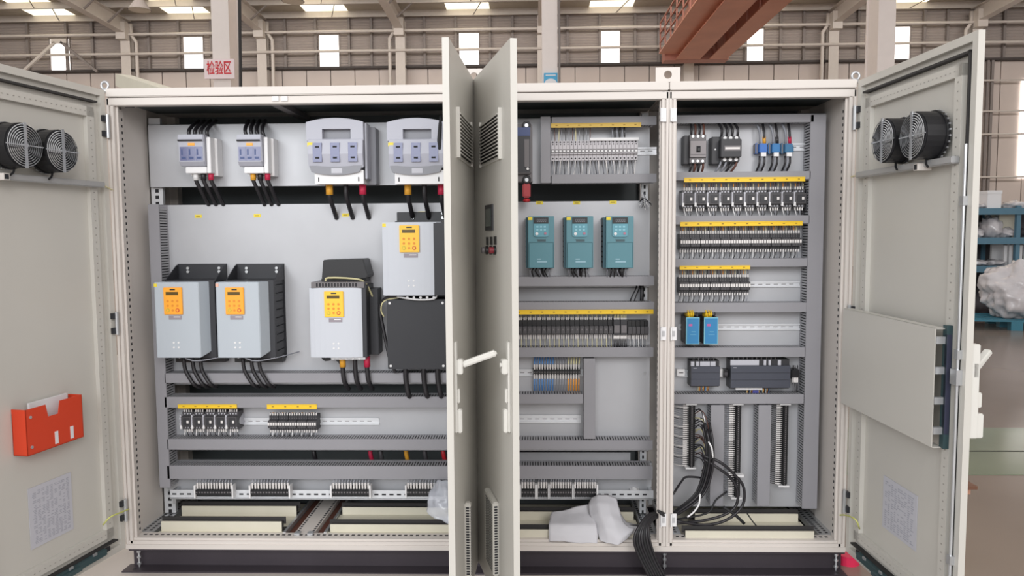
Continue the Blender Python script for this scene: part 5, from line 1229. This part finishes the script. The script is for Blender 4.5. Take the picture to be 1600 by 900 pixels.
cable([(1074, 808, .05), (1084, 800, .06), (1092, 788, .07), (1094, 772, .09)], .004, WHITE, 'white flexible tie over the lower end of the bundle', None, 'cable tie', 'cable_tie')
cable([(1118, 720, .12), (1135, 730, .12), (1150, 742, .12)], .0035, GREYW, 'grey thin cable crossing to the middle terminal column')
p = P(1156, 743, .18); b = MB(); b.box(p.x-.02, p.x+.016, .17, .2, p.z-.006, p.z+.006, WHITE); tag(b.build('end_stop_block'), 'white end stop across the middle terminal column', 'end clamp')
# thick bundle hanging over the sill between the cabinets
for k in range(20):
    u = (k % 7)/6-.5; v = (k//7)/2-.5; o_ = u*24
    cable([(1040+o_*.1, 806+v*5, .06), (1020+o_*.3, 806+u*6, .0-.01*v), (1006+o_*.6, 822, -.05-.02*v), (1003+o_*1.0, 845, -.07-.025*v), (1012+o_*1.0, 872, -.07-.025*v), (1026+o_*1.0, 900, -.075-.02*v), (1040+o_, 935, -.08-.02*v)], .0065, BLKW if k % 3 else RUBBER, 'black cable in the thick bundle hanging over the sill of the middle cabinet', 'black cables hanging over the sill')
# loose terminal part lying on the low middle rail
t, w_, h = dev('loose_clip', 'white plastic clip lying on the low middle rail', 'clip', 985, 762, 999, 768, .03); b = MB(); b.box(-w_/2, w_/2, -.03, .0, 0, h*.4, WHITE); b.torus((0, -.015, h*.5), .012, .003, 'z', WHITE, 16, 5); b.build('body', t)
p = P(1000, 318, .2)
t = thing('cut_wire_tuft', 'tuft of cut grey wires sticking out beside the teal drives', 'wire', P(1004, 313, .24))
b = MB()
for k in range(22):
    a = random.uniform(0, 6.28); r_ = random.uniform(.01, .035); b.tube([(0, .0, .04), (random.uniform(-.01, .01), -.02, .01), (math.cos(a)*r_, -.04, -.02+math.sin(a)*r_*.8)], .0016, random.choice([GREYW, BLKW, WHITE]), 4, 2)
tag(b.build('strands', t), kind='stuff')
cable([(983, 474, .26), (988, 462, .25), (994, 450, .27), (996, 440, .28)], .003, BLKW, 'thin black wire behind the duct under the rightmost teal drive')
cable([(990, 474, .26), (994, 462, .25), (999, 450, .27), (1000, 440, .28)], .003, BLKW, 'second thin black wire behind the duct, nearer the post')
cable([(1002, 474, .27), (1003, 460, .27), (1003, 440, .28)], .009, BLKW, 'thick black cable behind the duct under the rightmost teal drive')
# cables crossing the dark gaps of the wide cabinet
for (xx, mt, lab) in ((490, BLKW, 'black cable tail in the dark gap left of the red one'), (578, CRIM, 'crimson cable sleeve in the dark gap above the lowest duct'), (594, DEVD, 'dark cable in the gap right of the crimson sleeve'), (634, ORSL, 'amber cable sleeve in the dark gap above the lowest duct'), (663, DEVD, 'dark cable in the gap between amber and red sleeves'), (692, RED, 'red cable sleeve in the dark gap beside the middle door')):
    cable([(xx, 700, .33), (xx+1, 710, .32), (xx+4, 722, .34)], .011, mt, lab, None, 'cable', 'power_cable')
# ================================================================ white cloth / packing sheets on the sill
def patch(name, rows_, label, cat, mt, th=.0015, amp=.004, res=6, lin=.75):
    """smooth sheet through a grid of (px, py, Y) control points"""
    from mathutils import noise
    G = [[P(*q) for q in r] for r in rows_]
    def cr(a, b_, c_, d, t): return .5*((2*b_)+(c_-a)*t+(2*a-5*b_+4*c_-d)*t*t+(3*b_-a-3*c_+d)*t**3)
    def interp(line):
        e = [line[0]*2-line[1]]+line+[line[-1]*2-line[-2]]; out = []
        for i in range(1, len(e)-2):
            for k in range(res): out.append(cr(e[i-1], e[i], e[i+1], e[i+2], k/res))
        out.append(line[-1]); return out
    _cr = cr
    def cr(a, b_, c_, d, t): return _cr(a, b_, c_, d, t)*(1-lin)+(b_*(1-t)+c_*t)*lin
    H = [interp(r) for r in G]; V = list(zip(*[interp(list(c_)) for c_ in zip(*H)]))
    vs = []; nr, nc = len(V), len(V[0])
    for r in V:
        for p in r: vs.append(p+Vector((noise.noise(p*28), noise.noise(p*28+Vector((9,9,9))), noise.noise(p*28+Vector((5,2,1)))))*amp)
    fs = [(i*nc+j, i*nc+j+1, (i+1)*nc+j+1, (i+1)*nc+j) for i in range(nr-1) for j in range(nc-1)]
    me = bpy.data.meshes.new(name); me.from_pydata([tuple(v) for v in vs], [], fs); me.materials.append(mt); me.polygons.foreach_set('use_smooth', [True]*len(fs))
    o = bpy.data.objects.new(name, me); C.objects.link(o); md = o.modifiers.new('thickness', 'SOLIDIFY'); md.thickness = th
    return tag(o, label, cat)
CLOTH = mat('white_foam_sheet', (206, 205, 210), .7, noise=.02, bump=.2, bscale=60)
patch('foam_sheet', [[(862, 800, .17), (880, 798, .17), (905, 791, .17), (924, 787, .17)], [(860, 806, .13), (882, 806, .13), (905, 802, .13), (926, 800, .13)], [(857, 820, .04), (882, 820, .035), (906, 820, .035), (932, 821, .03)], [(858, 834, .015), (882, 835, .01), (906, 836, .01), (934, 838, .01)], [(858, 846, .008), (882, 846, .002), (906, 849, .002), (933, 849, .0)]],
      'pale foam sheet folded low on the middle sill, left piece', 'sheet', CLOTH, amp=.0025)
patch('foam_sheet', [[(924, 778, .18), (934, 773, .16), (948, 773, .15), (963, 778, .14)], [(919, 790, .14), (934, 786, .1), (950, 788, .09), (968, 796, .09)], [(922, 806, .1), (938, 804, .05), (955, 808, .03), (974, 815, .05)], [(930, 826, .04), (946, 826, .0), (964, 830, -.01), (984, 824, .02)], [(936, 840, .01), (950, 842, -.015), (970, 842, -.03), (992, 826, .01)], [(938, 845, .0), (952, 849, -.02), (966, 852, -.035), (984, 838, .0)]],
      'tall pale foam sheet leaning up to the low rail, right of the folded one', 'sheet', CLOTH, amp=.0025)
patch('foam_sheet', [[(968, 800, .14), (978, 815, .12), (990, 819, .12), (1003, 820, .11)], [(968, 822, .04), (980, 823, .02), (990, 824, .03), (999, 825, .05)], [(966, 840, .0), (974, 841, -.02), (982, 838, -.01), (990, 833, .02)]],
      'small pointed flap of foam sheet next to the hanging cables', 'sheet', CLOTH, amp=.0015)
BAG = mat('clear_bag', (226, 230, 240), .12, alpha=.42, bump=.6, bscale=22, coat=.5)
patch('clear_bag', [[(676, 756, .2), (686, 752, .17), (697, 751, .17), (706, 752, .2)], [(670, 775, .13), (684, 772, .1), (697, 770, .1), (708, 770, .13)], [(668, 795, .12), (682, 792, .08), (697, 792, .07), (710, 792, .1)], [(672, 805, .1), (686, 812, .07), (700, 818, .05), (712, 820, .06)]],
      'crumpled clear plastic bag beside the rightmost low terminal strip', 'bag', BAG, amp=.012, lin=0)
